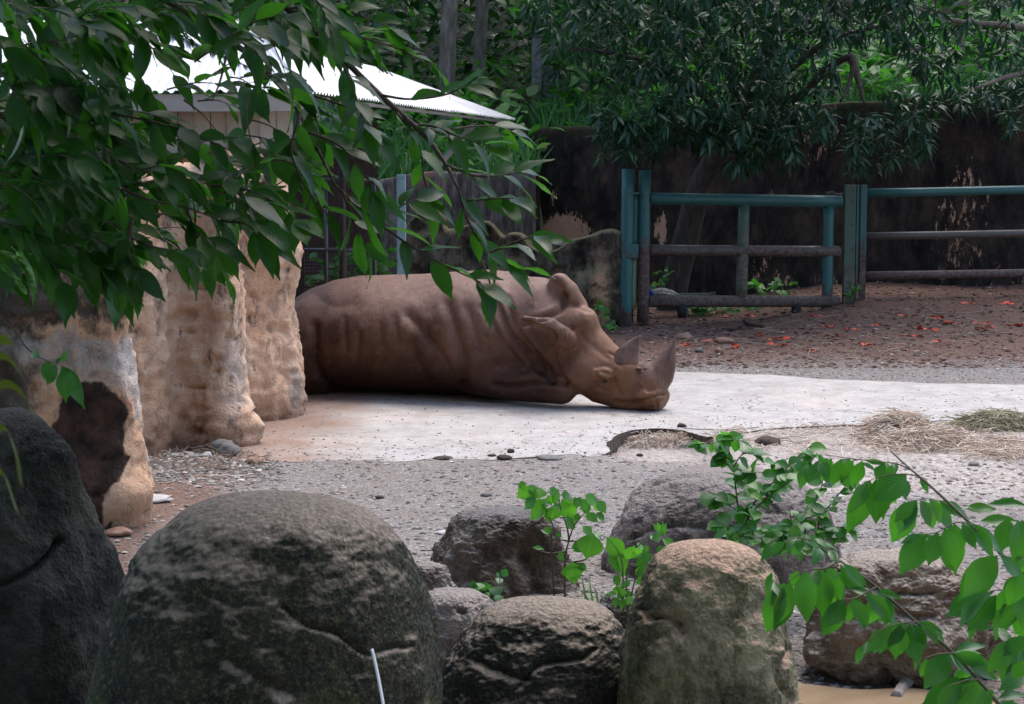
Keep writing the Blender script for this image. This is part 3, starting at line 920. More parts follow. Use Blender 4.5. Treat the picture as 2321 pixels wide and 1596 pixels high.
BOULDERS = [
    ('tall blackish boulder with a diagonal crack beside the rock pillar', bm_dark, 6.2, .8, 3, .05,
     [(925, 20, 40), (935, -40, 70), (960, -140, 105), (1010, -220, 150), (1080, -280, 182), (1180, -330, 215), (1300, -350, 252), (1400, -360, 268), (1520, -370, 262), (1640, -370, 240), (1900, -380, 200)],
     [([(-40, 1345), (40, 1310), (110, 1265), (150, 1225)], .05, 7)]),
    ('largest mossy dome boulder with a ledge crack and pale bare crown', bm_moss, 5.05, .8, 11, .035,
     [(1120, 590, 620), (1124, 520, 700), (1135, 470, 770), (1160, 410, 835), (1200, 365, 885), (1260, 315, 930), (1340, 268, 968), (1430, 240, 990), (1520, 210, 1004), (1640, 180, 1012), (1800, 160, 1010), (2080, 170, 980)],
     [([(640, 1375), (690, 1415), (760, 1440), (830, 1485), (880, 1470), (930, 1465)], .020, 5), ([(480, 1440), (520, 1490), (560, 1520), (640, 1570)], .018, 18), ([(650, 1400), (645, 1300)], .02, 30)]),
    ('low dark mossy boulder between the dome boulder and the upright one', bm_low, 5.75, .8, 21, .035,
     [(1357, 1195, 1240), (1361, 1160, 1290), (1372, 1120, 1338), (1395, 1080, 1385), (1440, 1038, 1424), (1500, 1004, 1445), (1580, 985, 1450), (1700, 960, 1455), (1900, 960, 1440)],
     [([(1180, 1560), (1210, 1515), (1260, 1500), (1320, 1490), (1350, 1470)], .022, 5), ([(1080, 1500), (1150, 1530), (1190, 1545)], .014, 9)]),
    ('upright golden-brown mossy boulder with a pinkish bald top', bm_gold, 5.5, .8, 31, .028,
     [(1226, 1585, 1625), (1230, 1545, 1665), (1242, 1510, 1700), (1265, 1482, 1732), (1310, 1455, 1762), (1380, 1428, 1784), (1460, 1408, 1800), (1540, 1396, 1812), (1640, 1390, 1822), (1800, 1395, 1826), (1980, 1420, 1810)],
     [([(1452, 1380), (1470, 1402), (1500, 1400), (1535, 1420)], .03, 5), ([(1535, 1405), (1545, 1425)], .03, 16), ([(1790, 1470), (1760, 1540), (1800, 1590)], .02, 10)]),
    ('dark angular boulder with a shadowed hollow, sapling growing beside it', bm_brown, 8.9, .85, 41, .07,
     [(1153, 1105, 1145), (1158, 1075, 1200), (1172, 1050, 1238), (1200, 1020, 1265), (1250, 985, 1290), (1310, 962, 1312), (1380, 955, 1325), (1440, 960, 1325)],
     [([(1215, 1260), (1250, 1300), (1240, 1380)], .14, 42), ([(1060, 1210), (1120, 1280), (1160, 1360)], .03, 20)]),
    ('big smooth grey boulder behind the leafy shrub', bm_grey, 9.4, .8, 51, .05,
     [(1058, 1590, 1680), (1063, 1545, 1740), (1078, 1505, 1790), (1105, 1460, 1835), (1150, 1415, 1875), (1210, 1380, 1905), (1280, 1355, 1915), (1350, 1342, 1910), (1430, 1345, 1900)],
     [([(1480, 1100), (1540, 1085), (1600, 1078)], .02, 5), ([(1420, 1220), (1520, 1195), (1600, 1200)], .012, 6)]),
    ('lumpy tan boulder with a reddish foot standing in the muddy puddle', bm_tan, 7.5, .75, 61, .075,
     [(1252, 1985, 2040), (1258, 1940, 2100), (1275, 1905, 2160), (1305, 1880, 2215), (1350, 1862, 2250), (1420, 1845, 2262), (1480, 1838, 2235), (1530, 1850, 2150), (1570, 1880, 2080), (1600, 1900, 2050)],
     [([(1900, 1330), (1960, 1320), (2040, 1340), (2120, 1335)], .04, 9), ([(1990, 1360), (2060, 1400), (2120, 1400)], .03, 7)]),
    ('small pinkish rock wedged behind the dome boulder, upper of two', bm_pink, 8.0, .9, 71, .03,
     [(1276, 965, 985), (1282, 945, 1008), (1300, 930, 1024), (1330, 920, 1032), (1370, 920, 1030), (1420, 925, 1020)], []),
    ('flat pale pinkish rock beside the low dark mossy boulder', bm_pink, 7.3, .9, 81, .03,
     [(1340, 1005, 1045), (1344, 985, 1080), (1358, 960, 1110), (1385, 945, 1132), (1430, 940, 1140), (1480, 945, 1135), (1540, 950, 1130)], [([(1040, 1385), (1055, 1390)], .02, 5)]),
    ('mid-sized half-hidden grey rock between the sapling and the golden boulder', bm_brown, 8.2, .9, 91, .03,
     [(1345, 1395, 1430), (1350, 1375, 1455), (1370, 1355, 1480), (1410, 1345, 1490), (1460, 1350, 1480)], []),
]
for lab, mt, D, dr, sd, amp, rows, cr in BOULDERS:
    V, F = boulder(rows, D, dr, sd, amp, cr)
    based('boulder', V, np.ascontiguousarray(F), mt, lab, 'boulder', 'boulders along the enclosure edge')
# ================================================================== back wall
def wall_mesh(pts, base, thick, step=.09, seed=0, amp=.03):
    """pts: list of (x,y,ztop) along the wall; solid slab following it"""
    P = spline(pts, 300)
    seg = np.r_[0, np.cumsum(np.hypot(np.diff(P[:, 0]), np.diff(P[:, 1])))]
    n = int(seg[-1] / step)
    ss = np.linspace(0, seg[-1], n)
    X, Y, T = [np.interp(ss, seg, P[:, i]) for i in range(3)]
    T = T + .05 * fbm(np.stack([ss * 1.5, ss * 0, ss * 0], -1), 4, seed)
    tx, ty = np.gradient(X), np.gradient(Y); L = np.hypot(tx, ty); nx_, ny_ = ty / L, -tx / L
    m = int((T.max() - base) / step)
    rows = []
    for k in range(m + 1):
        z = base + (T - base) * k / m
        rows.append(np.stack([X, Y, z], -1))
    for o in (.12, .5, 1.0):
        rows.append(np.stack([X - nx_ * thick * o, Y - ny_ * thick * o, T + (.02 if o < 1 else -.02)], -1))
    rows.append(np.stack([X - nx_ * thick, Y - ny_ * thick, np.full(n, base)], -1))
    V = np.array(rows).reshape(-1, 3)
    F = grid_faces(len(rows), n)
    d = amp * fbm(V * 2.2, 5, seed + 1) + amp * .4 * fbm(V * 9, 3, seed + 2)
    V[:, 0] += np.tile(nx_, len(rows)) * d; V[:, 1] += np.tile(ny_, len(rows)) * d
    return V, F, m
def wall_mat(name, pink=.5):
    m = MB(name, rough=.9, spec=.15)
    P = m.pos()
    drip = m.noise(1.5, 8, .72, m.pos((1.7, 1.7, .95)))
    b, c = m.noise(7, 6, .7, m.pos((1.5, 1.5, .6))), m.noise(40, 3, .6, P)
    col = m.ramp(drip, [(.36, (.011, .010, .010)), (.52, (.035, .027, .023)), (.66, (.105, .066, .045))])
    col = m.mix(m.ramp(b, [(.5, 0), (.66, .7)]), col, (.065, .058, .048))
    sk = m.noise(6, 6, .75, m.pos((2.6, 2.6, .9)))
    pk = m.ramp(m.math('ADD', m.attr('bare'), m.math('MULTIPLY', m.math('SUBTRACT', sk, .5), 2.2)), [(.52, 0), (.62, 1)])
    col = m.mix(pk, col, m.mix(c, (.48, .26, .175), (.68, .43, .31)))
    col = m.mix(m.attr('moss'), col, m.mix(c, (.018, .022, .008), (.06, .055, .026)))
    m.done(col, m.bump(m.math('ADD', b, m.math('MULTIPLY', c, .4)), .6, .03))
    return m.m
WM = wall_mat('stained_plaster')
def tops(lst, D):
    return [tuple(at(u, v, d)) for u, v, d in lst]
V, F, m = wall_mesh(tops([(1150, 300, 29.5), (1205, 295, 28.2), (1330, 292, 28.0), (1500, 285, 27.9), (1700, 258, 27.8), (1900, 235, 27.6), (2060, 222, 27.4), (2200, 203, 27.1), (2330, 180, 26.9), (2700, 130, 26.5)], 0), -.1, .35, .09, 201, .04)
uu, vv = px(V)
wob = 14 * fbm(V * 3, 4, 202)
bare = np.exp(-(((uu - 1275 + wob) / 70) ** 2 + ((vv - 530 + wob) / 50) ** 2) ** 2) + .9 * np.exp(-(((uu - 1500 + wob) / 16) ** 2 + ((vv - 520) / 45) ** 2) ** 2) + .6 * np.exp(-(((uu - 1255) / 14) ** 2 + ((vv - 445 + wob) / 22) ** 2))
bare += .46 * np.clip(fbm(V * np.array([1.1, 1.1, .8]), 4, 203) * 3, 0, 1) * (uu > 1680)
moss = np.zeros(len(V)); n_ = len(V) // (len(V) // 1)
top_z = V[:, 2]
rowi = np.arange(len(V)) // (len(V) // (m + 5))
moss = sstep(m - 2.5, m, rowi + 1.2 * fbm(V * 5, 3, 204)) * (rowi <= m + 3) * .9
based('boundary_wall', V, F, WM, 'tall black-stained plaster boundary wall with pink bare patches, behind the gate', 'wall', attrs={'bare': np.clip(bare, 0, 1), 'moss': moss})
# lower wall left of it, greyer
V, F, m = wall_mesh(tops([(860, 405, 26.5), (960, 392, 26.3), (1060, 392, 26.0), (1215, 396, 25.8)], 0), -.1, .3, .09, 211, .03)
gw = MB('grey_plaster', rough=.9, spec=.15)
b = gw.noise(5, 7, .7, gw.pos((2.5, 2.5, .5)))
col = gw.ramp(b, [(.32, (.025, .022, .02)), (.5, (.10, .085, .075)), (.68, (.21, .185, .17))])
col = gw.mix(gw.ramp(gw.noise(2, 5, .6), [(.55, 0), (.68, .6)]), col, (.24, .13, .085))
gw.done(col, gw.bump(b, .5, .03))
based('low_plaster_wall', V, F, gw.m, 'lower grey weather-streaked wall behind the rhino, half hidden by leaves', 'wall')
# mossy rock parapet right behind the rhino
prof = [(915, 520), (940, 490), (965, 474), (990, 482), (1004, 520), (1060, 512), (1105, 508), (1135, 545), (1150, 536), (1180, 538), (1195, 560), (1230, 572), (1262, 566), (1290, 548), (1330, 536), (1360, 523), (1385, 520), (1404, 528), (1414, 560)]
V, F, m = wall_mesh([tuple(at(u, v, 23.9 - .3 * i / len(prof))) for i, (u, v) in enumerate(prof)], -.1, .60, .05, 221, .16)
pm = MB('mossy_rock', rough=.9, spec=.15)
P = pm.pos()
a, b, c = pm.noise(2.5, 6, .7, pm.pos((2, 2, .8))), pm.noise(9, 6, .7, P), pm.noise(45, 3, .6, P)
col = pm.ramp(a, [(.38, (.022, .02, .017)), (.5, (.085, .07, .05)), (.62, (.21, .17, .125))])
col = pm.mix(pm.ramp(b, [(.55, 0), (.68, .75)]), col, (.14, .13, .12))
col = pm.mix(pm.math('MULTIPLY', pm.attr('bare'), pm.ramp(b, [(.38, 0), (.5, 1)])), col, pm.mix(c, (.46, .24, .115), (.62, .42, .27)))
nz = pm.sep(pm.n('ShaderNodeNewGeometry').outputs['Normal'], 2)
col = pm.mix(pm.ramp(pm.math('ADD', nz, pm.math('MULTIPLY', b, .5)), [(.55, 0), (.95, .8)]), col, pm.mix(c, (.18, .15, .065), (.42, .35, .21)))
pm.done(col, pm.bump(pm.math('ADD', b, c), .8, .03))
uu, vv = px(V)
wob = 10 * fbm(V * 5, 4, 222)
bare = np.exp(-(((uu - 1362 + wob) / 20) ** 2 + ((vv - 665 + wob) / 85) ** 2) ** 2)
based('rock_parapet', V, F, pm.m, 'low mossy rock parapet with an orange bare streak beside the gate post', 'rock wall', attrs={'bare': bare})

# ================================================================== gate and fence
def paint(name, rust=.5, base=(.030, .115, .115), rc=(.075, .048, .042)):
    m = MB(name, rough=.5, spec=.4)
    P = m.pos()
    a, b = m.noise(3, 6, .7, m.pos((1, 1, .7))), m.noise(22, 5, .7, P)
    z = m.sep(P, 2)
    nrm = m.sep(m.n('ShaderNodeNewGeometry').outputs['Normal'], 2)
    col = m.mix(b, tuple(k * .75 for k in base), tuple(k * 1.3 for k in base))
    f = m.math('ADD', m.math('MULTIPLY', a, 1.6), m.math('MULTIPLY', m.math('SUBTRACT', 1.1, z), rust * .9))
    fac = m.ramp(f, [(.80 + .15 * (1 - rust), 0), (.98 + .15 * (1 - rust), 1)])
    rcol = m.mix(m.ramp(b, [(.35, 0), (.65, 1)]), tuple(k * .55 for k in rc), tuple(k * 1.9 for k in rc))
    rcol = m.mix(m.ramp(a, [(.55, 0), (.7, .5)]), rcol, (.16, .15, .15))
    col = m.mix(fac, col, rcol)
    m.done(col, m.bump(b, .25, .01), m.ramp(fac, [(0, .4), (1, .8)]))
    return m.m
PA = paint('teal_paint', .25)
PB = paint('teal_paint_rubbed', .85)
PC = paint('teal_paint_bare', 1.3, rc=(.085, .055, .048))
PW = paint('weathered_rail', 1.2, (.085, .072, .068), (.085, .060, .052))
PG = paint('green_grimy_paint', .6, (.055, .10, .075), (.09, .085, .06))
PY = paint('pale_green_paint', .1, (.17, .19, .10), (.12, .1, .06))
DG0, DG1 = 23.6, 24.3
def dg(u): return DG0 + (DG1 - DG0) * (u - 1420) / (1935 - 1420)
def pipe(name, uv0, uv1, r, mat, parent, n=14, d0=0, d1=0):
    p, q = at(uv0[0], uv0[1], dg(uv0[0]) + d0), at(uv1[0], uv1[1], dg(uv1[0]) + d1)
    m = 7
    V, F = tube([p.lerp(q, k / (m - 1)) for k in range(m)], r, n)
    return mesh_obj(name, V, F, mat, parent)
gp = thing('gate_post', at(1424, 738, dg(1424)), 'teal double-pipe gate post with a hinge bracket beside the mossy parapet', 'gate post')
pipe('post_pipe', (1424, 383), (1418, 748), .082, PA, gp, 18)
pipe('lock_pipe', (1440, 440), (1437, 560), .05, PA, gp, d0=.05, d1=.05)
pipe('lower_pipe', (1435, 586), (1433, 698), .055, PY, gp, d0=.05, d1=.05)
for (u0, v0, u1, v1) in ((1418, 552, 1447, 586), (1425, 436, 1449, 441)):
    p, q = at(u0, v1, dg(u0) - .09), at(u1, v0, dg(u1) - .09)
    V, F = box((p.x, p.y, p.z), (q.x, p.y + .16, q.z), .006)
    mesh_obj('bracket', V, F, PA, gp, smooth=False)
gt = thing('pipe_gate', at(1462, 728, dg(1462)), 'wide teal pipe gate on wheels, paint rubbed off its rails', 'gate')
pipe('end_post', (1462, 386), (1457, 730), .076, PC, gt, 18)
pipe('rail', (1473, 450), (1906, 457), .078, PB, gt)
pipe('rail', (1473, 567), (1902, 570), .072, PW, gt)
pipe('rail', (1470, 683), (1900, 683), .076, PW, gt)
pipe('upright', (1687, 462), (1680, 676), .074, PG, gt, d0=.01, d1=.01)
pipe('upright', (1879, 462), (1874, 712), .072, PA, gt, d0=.03, d1=.03)
tm_ = MB('tyre_rubber', rough=.85); tm_.done((.018, .018, .02))
for u in (1546, 1805):
    c = at(u, 704, dg(u))
    V, F = tube([c + Vector((-.055, 0, 0)), c + Vector((-.04, 0, 0)), c + Vector((.04, 0, 0)), c + Vector((.055, 0, 0))], [.075, .095, .095, .075], 18)
    w = mesh_obj('wheel', V, F, tm_.m, gt)
    V, F = tube([c + Vector((-.07, 0, 0)), c + Vector((.07, 0, 0))], .02, 8)
    sub_obj('axle', V, F, PC, w)
cmx = MB('chain_steel', rough=.5, spec=.5); cmx.b.inputs['Metallic'].default_value = .8; cmx.done((.12, .115, .11))
cp = thing('latch_chain', at(1890, 444, dg(1890) - .02), 'small steel latch chain looped over the gate rail end', 'chain')
for k in range(10):
    c = at(1876 + k * 3.6, 439 - 3 * math.sin(k * .7), dg(1890) - .06 + .03 * (k % 2))
    pts = [c + Vector((.022 * math.cos(a), .006 * math.sin(a + k), .013 * math.sin(a))) for a in np.linspace(0, 2 * math.pi, 11)]
    V, F = tube(pts, .005, 5, False)
    mesh_obj('chain_ring', V, F, cmx.m, cp)
# steel beam post between gate and rail fence
ip = thing('beam_post', at(1938, 700, 24.35), 'square steel beam post with faded green paint between gate and rail fence', 'post')
def pbox(name, u0, v0, u1, v1, D, dep, mat, parent, bev=.004):
    p, q = at(u0, v1, D), at(u1, v0, D)
    V, F = box((p.x, D, p.z), (q.x, D + dep, q.z), bev)
    return mesh_obj(name, V, F, mat, parent, smooth=False)
ff = pbox('front_flange', 1911, 419, 1941, 700, 24.2, .02, PG, ip)
pbox('web', 1942, 419.5, 1944, 701, 24.22, .2, PA, ip)
pbox('side_flange', 1946, 419, 1966, 702, 24.3, .05, PB, ip)
pbox('rear_flange', 1908, 421, 1940, 700, 24.42, .02, PG, ip)
for k in range(7):
    c = at(1935, 432 + k * 26, 24.195)
    V, F = tube([c, c + Vector((0, -.012, 0))], .012, 8)
    sub_obj('bolt', V, F, PC, ff)
# rail fence to the right
rf = thing('rail_fence', at(2150, 690, 24.6), 'three-rail teal pipe fence with worn lower rails, right of the beam post', 'fence')
for (v0, v1, v2, r, mt) in ((438, 430, 423, .058, PA), (536, 529, 523, .052, PW), (625, 619, 613, .055, PW)):
    p, q, e = at(1962, v0, 24.45), at(2330, v1, 24.7), at(2700, v2, 25.0)
    V, F = tube([p, p.lerp(q, .33), p.lerp(q, .66), q, e], r, 12)
    mesh_obj('rail', V, F, mt, rf)
p = at(2700, 380, 25.0)
V, F = tube([Vector((p.x, p.y, -.1)), Vector((p.x, p.y, 1.9))], .08, 14)
mesh_obj('post', V, F, PA, rf)

# ================================================================== shed with white corrugated roof
sm = MB('white_sheet', rough=.45, spec=.5)
b = sm.noise(4, 5, .6)
sm.done(sm.ramp(b, [(.3, (.46, .46, .47)), (.7, (.62, .62, .63))]))
wc_ = MB('cream_cladding', rough=.7)
b = wc_.noise(3, 6, .65, wc_.pos((1, 1, .3)))
wc_.done(wc_.ramp(b, [(.3, (.30, .25, .20)), (.6, (.52, .45, .38))]))
fa = MB('fascia_board', rough=.7)
fa.done(fa.ramp(fa.noise(5, 5, .6, fa.pos((.3, 1, 1))), [(.3, (.28, .245, .215)), (.7, (.42, .38, .34))]))
dk = MB('dark_beam_wood', rough=.8)
dk.done(dk.ramp(dk.noise(8, 4, .6), [(.3, (.03, .018, .014)), (.7, (.07, .04, .03))]))
gs = MB('green_sheet', rough=.5, spec=.45)
gs.done(gs.ramp(gs.noise(6, 5, .6), [(.3, (.08, .27, .22)), (.7, (.20, .48, .41))]))
shed = thing('animal_shed', (-2.6, 17.0, 0), 'cream shed with white corrugated roof behind the leaves on the rock wall', 'shed')
C0 = at(690, 207, 15.4); C1 = at(1167, 272, 24.2); C1.z = C0.z
CL = Vector((C0.x - 3.6, C0.y + .25, C0.z))
def corrugated(name, a, b, up, length, mat, parent, pitch=.09, amp=.016, taper0=0.0, taper1=0.0):
    """sheet whose eave runs a->b and rises along 'up'"""
    L = (b - a).length; n = int(L / pitch) * 4
    ex = (b - a) / L; nr = ex.cross(up).normalized()
    if nr.z < 0: nr = -nr
    V, m = [], 6
    for j in range(m):
        f = j / (m - 1)
        for i in range(n + 1):
            t = i / n
            tt = taper0 * f + t * (1 - (taper0 + taper1) * f)
            V.append(a + ex * (L * tt) + up * (length * f) + nr * (amp * math.sin(2 * math.pi * L * t / pitch)))
    return mesh_obj(name, V, grid_faces(m, n + 1), mat, parent)
exs = (C1 - C0).normalized()
upS = (Vector((-exs.y, exs.x, 0)).normalized() * .93 + Vector((0, 0, .34))).normalized()
upF = Vector((.03, .93, .36)).normalized()
nS = 5
for k in range(nS):                      # long side: sheets lie next to each other
    a, b2 = C0.lerp(C1, k / nS), C0.lerp(C1, (k + 1) / nS + .004)
    a = a + Vector((0, 0, .006 * (k % 2)))
    corrugated('roof_sheet', a, b2, upS, 2.0, sm.m, shed, taper0=(.75 if k == 0 else 0))
for k in range(4):
    a, b2 = CL.lerp(C0, k / 4), CL.lerp(C0, (k + 1) / 4 + .004)
    a = a + Vector((0, 0, .006 * (k % 2)))
    corrugated('roof_sheet', a, b2, upF, 2.0, sm.m, shed, taper1=(.85 if k == 3 else 0))
def beam(name, a, b, lo, hi, dep, mat, parent):
    """board standing under the line a-b"""
    ex = (b - a).normalized(); ny = Vector((-ex.y, ex.x, 0)).normalized()
    V = []
    for p in (a, b):
        for dz in (lo, hi):
            for o in (0, dep):
                V.append(p + ny * o + Vector((0, 0, dz)))
    return mesh_obj(name, V, [(0, 1, 3, 2), (4, 6, 7, 5), (0, 4, 5, 1), (2, 3, 7, 6), (0, 2, 6, 4), (1, 5, 7, 3)], mat, parent, smooth=False)
inset = Vector((-.02, .04, 0))
beam('fascia', CL + inset, C0 + inset, -.16, -.02, .03, fa.m, shed)
beam('fascia', C0 + Vector((-.06, .05, 0)), C1 + Vector((-.06, 0, 0)), -.05, -.02, .03, fa.m, shed)
npan = 24
wa, wb = CL + Vector((.1, .38, 0)), C0 + Vector((-.14, .36, 0))
for k in range(npan):
    a, b2 = wa.lerp(wb, k / npan), wa.lerp(wb, (k + .93) / npan)
    off = Vector((0, .02 * (k % 2), 0))
    beam('cladding_board', a + off, b2 + off, -.50, -.10, .02, wc_.m, shed)
beam('sill_beam', wa + Vector((0, -.05, 0)), wb + Vector((0, -.05, 0)), -.60, -.505, .12, dk.m, shed)
# side and back boarding in the gloom under the roof
sa, sb = C0 + Vector((-.5, .6, 0)), C1 + Vector((-2.3, .3, 0))
beam('back_boarding', Vector((-4.4, 21.6, C0.z)), Vector((-1.55, 21.6, C0.z)), -2.7, -.1, .05, dk.m, shed)
beam('side_boarding', Vector((-4.3, 15.9, C0.z)), Vector((-4.4, 21.6, C0.z)), -2.7, -.1, .05, dk.m, shed)
beam('rafter', at(990, 386, 22.5), at(1076, 284, 23.2), -.03, .03, .05, fa.m, shed)
pp = MB('pale_teal_paint', rough=.55)
b = pp.noise(12, 5, .65)
pp.done(pp.ramp(b, [(.3, (.16, .27, .28)), (.7, (.27, .40, .42))]))
tp = at(909, 395, 19.3)
V, F = box((tp.x - .046, 19.26, -.02), (tp.x + .046, 19.35, tp.z), .006)
based('steel_post', V, F, pp.m, 'pale teal square post standing behind the rhino under the shed roof', 'post', smooth=False)
# small green corrugated lean-to
lt = thing('lean_to_roof', at(720, 320, 18.5), 'small green corrugated lean-to roof between shed and rhino yard', 'roof')
a, b2 = at(640, 330, 17.8), at(835, 325, 19.2)
b2.z = a.z
corrugated('roof_sheet', a, b2, Vector((-.25, .85, .40)).normalized(), 1.3, gs.m, lt, .07, .010)
for (u, D) in ((655, 17.95), (775, 18.9)):
    p = at(u, 330, D)
    V, F = tube([Vector((p.x, p.y, -.02)), Vector((p.x, p.y, p.z + .02))], .035, 8)
    mesh_obj('post', V, F, dk.m, lt)
# holding-pen rails and wire mesh in the gloom
pen = thing('pen_fence', at(760, 640, 19.0), 'wire-mesh pen fence with grey top rail in the gloom behind the rhino', 'fence')
for v in (408, 567):
    V, F = tube([at(690, v, 19.6), at(850, v, 19.6)], .022, 8); mesh_obj('rail', V, F, cmx.m, pen)
for u in (738, 848):
    V, F = tube([at(u, 404, 19.6), Vector((at(u, 404, 19.6).x, 19.6, -.05))], .022, 8); mesh_obj('post', V, F, cmx.m, pen)
parts = []
for k in range(26):
    u = 690 + k * 6.2
    parts.append(tube([at(u, 567, 19.6), at(u, 760, 19.6)], .002, 3, False))
for k in range(22):
    v = 575 + k * 8
    parts.append(tube([at(690, v, 19.6), at(850, v, 19.6)], .002, 3, False))
V, F = merge(parts)
w = mesh_obj('wire_mesh', V, F, cmx.m, pen)
w['kind'] = 'stuff'
# concrete fence post and panel wall on the bank
kk = MB('old_concrete', rough=.85)
b = kk.noise(4, 6, .7, kk.pos((2, 2, .6)))
kk.done(kk.ramp(b, [(.3, (.10, .095, .10)), (.6, (.24, .235, .25)), (.8, (.32, .31, .31))]), kk.bump(b, .4, .02))
cpost = thing('concrete_post', at(1216, 285, 30.5), 'upright weathered concrete post on the grassy bank above the wall', 'post')
p0, p1 = at(1205, 292, 30.5), at(1228, 84, 30.5)
V, F = box((p0.x, 30.5, p0.z - .3), (p1.x, 30.66, p1.z), .012); shf = mesh_obj('shaft', V, F, kk.m, cpost, smooth=False)
p0, p1 = at(1203, 84, 30.5), at(1232, 78, 30.5)
V, F = box((p0.x, 30.47, p0.z), (p1.x, 30.69, p1.z), .006); sub_obj('cap', V, F, kk.m, shf, smooth=False)
pw = thing('panel_wall', at(1370, 260, 31.2), 'grey concrete panel wall on the bank, partly covered by tree leaves', 'wall')
for k in range(4):
    u0 = 1232 + k * 72
    p0, p1 = at(u0, 300, 31.2), at(u0 + 70, 150 + 4 * k, 31.2)
    V, F = box((p0.x, 31.2, p0.z - .2), (p1.x, 31.28, p1.z), .01); mesh_obj('panel', V, F, kk.m, pw, smooth=False)
# ================================================================== foliage
def leaf_mat(name, dark, light, trans, rough=.34, tr=.35, veins=True, spec=.5):
    m = MB(name, rough=rough, spec=spec)
    uvn = m.n('ShaderNodeTexCoord').outputs['UV']
    g = m.n('ShaderNodeNewGeometry')
    oi = m.n('ShaderNodeObjectInfo')
    rnd = m.math('FRACT', m.math('ADD', g.outputs['Random Per Island'], oi.outputs['Random']), 0)
    col = m.ramp(rnd, [(0, dark), (.55, tuple((p + q) / 2 for p, q in zip(dark, light))), (.93, light), (1, (light[0] * 2.2, light[1] * 1.25, light[2]))])
    x = m.math('ABSOLUTE', m.sep(uvn, 0), 0)
    nrm = None
    if veins:
        mid = m.ramp(x, [(.0, .40), (.05, 0)])
        yv = m.sep(uvn, 1)
        ph = m.math('SUBTRACT', m.math('MULTIPLY', yv, 11.0), m.math('MULTIPLY', x, 5.0))
        tri = m.math('ABSOLUTE', m.math('SUBTRACT', m.math('FRACT', ph, 0), .5), 0)
        lat = m.ramp(tri, [(.0, .13), (.10, 0)])
        vein = m.math('ADD', mid, lat, True)
        col = m.mix(vein, col, tuple(min(1, k * 1.8 + .02) for k in light))
        nrm = m.bump(m.math('ADD', m.math('MULTIPLY', tri, 1.0), m.math('MULTIPLY', mid, -1.0)), .2, .003)
    col = m.mix(m.ramp(m.noise(14, 4, .6), [(.45, 0), (.75, .35)]), col, tuple(k * .55 for k in dark))
    m.put(m.b.inputs['Base Color'], col)
    if nrm is not None: m.put(m.b.inputs['Normal'], nrm)
    t = m.n('ShaderNodeBsdfTranslucent')
    m.put(t.inputs[0], m.mix(rnd, tuple(k * .8 for k in trans), trans))
    mx = m.n('ShaderNodeMixShader')
    mx.inputs[0].default_value = tr
    m.nt.links.new(m.b.outputs[0], mx.inputs[1])
    m.nt.links.new(t.outputs[0], mx.inputs[2])
    m.nt.links.new(mx.outputs[0], m.nt.nodes['Material Output'].inputs[0])
    return m.m
def leaf_geo(w=.34, peak=.42, seg=8, droop=.18, fold=.25, wave=.02, tip=.12, seed=0, bp=.75):
    """leaf of length 1 along +Y, upper side +Z"""
    V, UV = [], []
    rr = random.Random(seed)
    a = peak
    for i in range(seg + 1):
        t = i / seg
        s = (t / a) if t < a else (1 - t) / (1 - a)
        hw = w / 2 * math.sin(min(max(s, 0), 1) * math.pi / 2) ** (bp if t < a else 1.05)
        if t > 1 - tip * 1.2:
            hw *= .65
        hw = max(hw, .006)
        z0 = -droop * t * t
        for x in (-1, -.5, 0, .5, 1) if False else (-1, 0, 1):
            V.append((x * hw, t, z0 + fold * abs(x) * hw + (wave * math.sin(t * 9 + x * 2 + rr.random()) if x else 0)))
            UV.append((x * hw / (w / 2) * .5, t))
    return np.array(V), grid_faces(seg + 1, 3), np.array(UV)
def leaf_M(base, tip, hint, roll=0.0, wscale=1.0):
    b, t = Vector(base), Vector(tip)
    y = t - b
    L = y.length
    y = y / L
    x = y.cross(Vector(hint))
    if x.length < 1e-3: x = y.cross(Vector((1, 0, .3)))
    x.normalize()
    z = x.cross(y)
    if roll:
        R = Matrix.Rotation(roll, 3, y)
        x, z = R @ x, R @ z
    return Matrix(((x.x * L * wscale, y.x * L, z.x * L, b.x), (x.y * L * wscale, y.y * L, z.y * L, b.y), (x.z * L * wscale, y.z * L, z.z * L, b.z), (0, 0, 0, 1)))
def join_geo(name, geos, mats_idx, mat, parent, kind='stuff'):
    """many leaves in one mesh; mats_idx = list of (Matrix, geo index)"""
    Vs, Fs, Us, o = [], [], [], 0
    off = np.array(parent.location) if parent is not None else np.zeros(3)
    for gi, (gV, gF, gU) in enumerate(geos):
        Ms = [np.array(M) for M, k in mats_idx if k == gi]
        if not Ms: continue
        A = np.array(Ms)
        W = np.einsum('nij,vj->nvi', A[:, :3, :3], gV) + A[:, None, :3, 3]
        n, nv = len(Ms), len(gV)
        Vs.append(W.reshape(-1, 3)); Us.append(np.tile(gU, (n, 1)))
        Fs.append((gF[None] + (np.arange(n) * nv)[:, None, None]).reshape(-1, gF.shape[1]) + o)
        o += n * nv
    V = np.vstack(Vs) - off
    ob = bpy.data.objects.new(name, mesh_data(name, V, np.vstack(Fs), mat, True, np.vstack(Us)))
    link(ob, parent)
    if kind: ob['kind'] = kind
    return ob
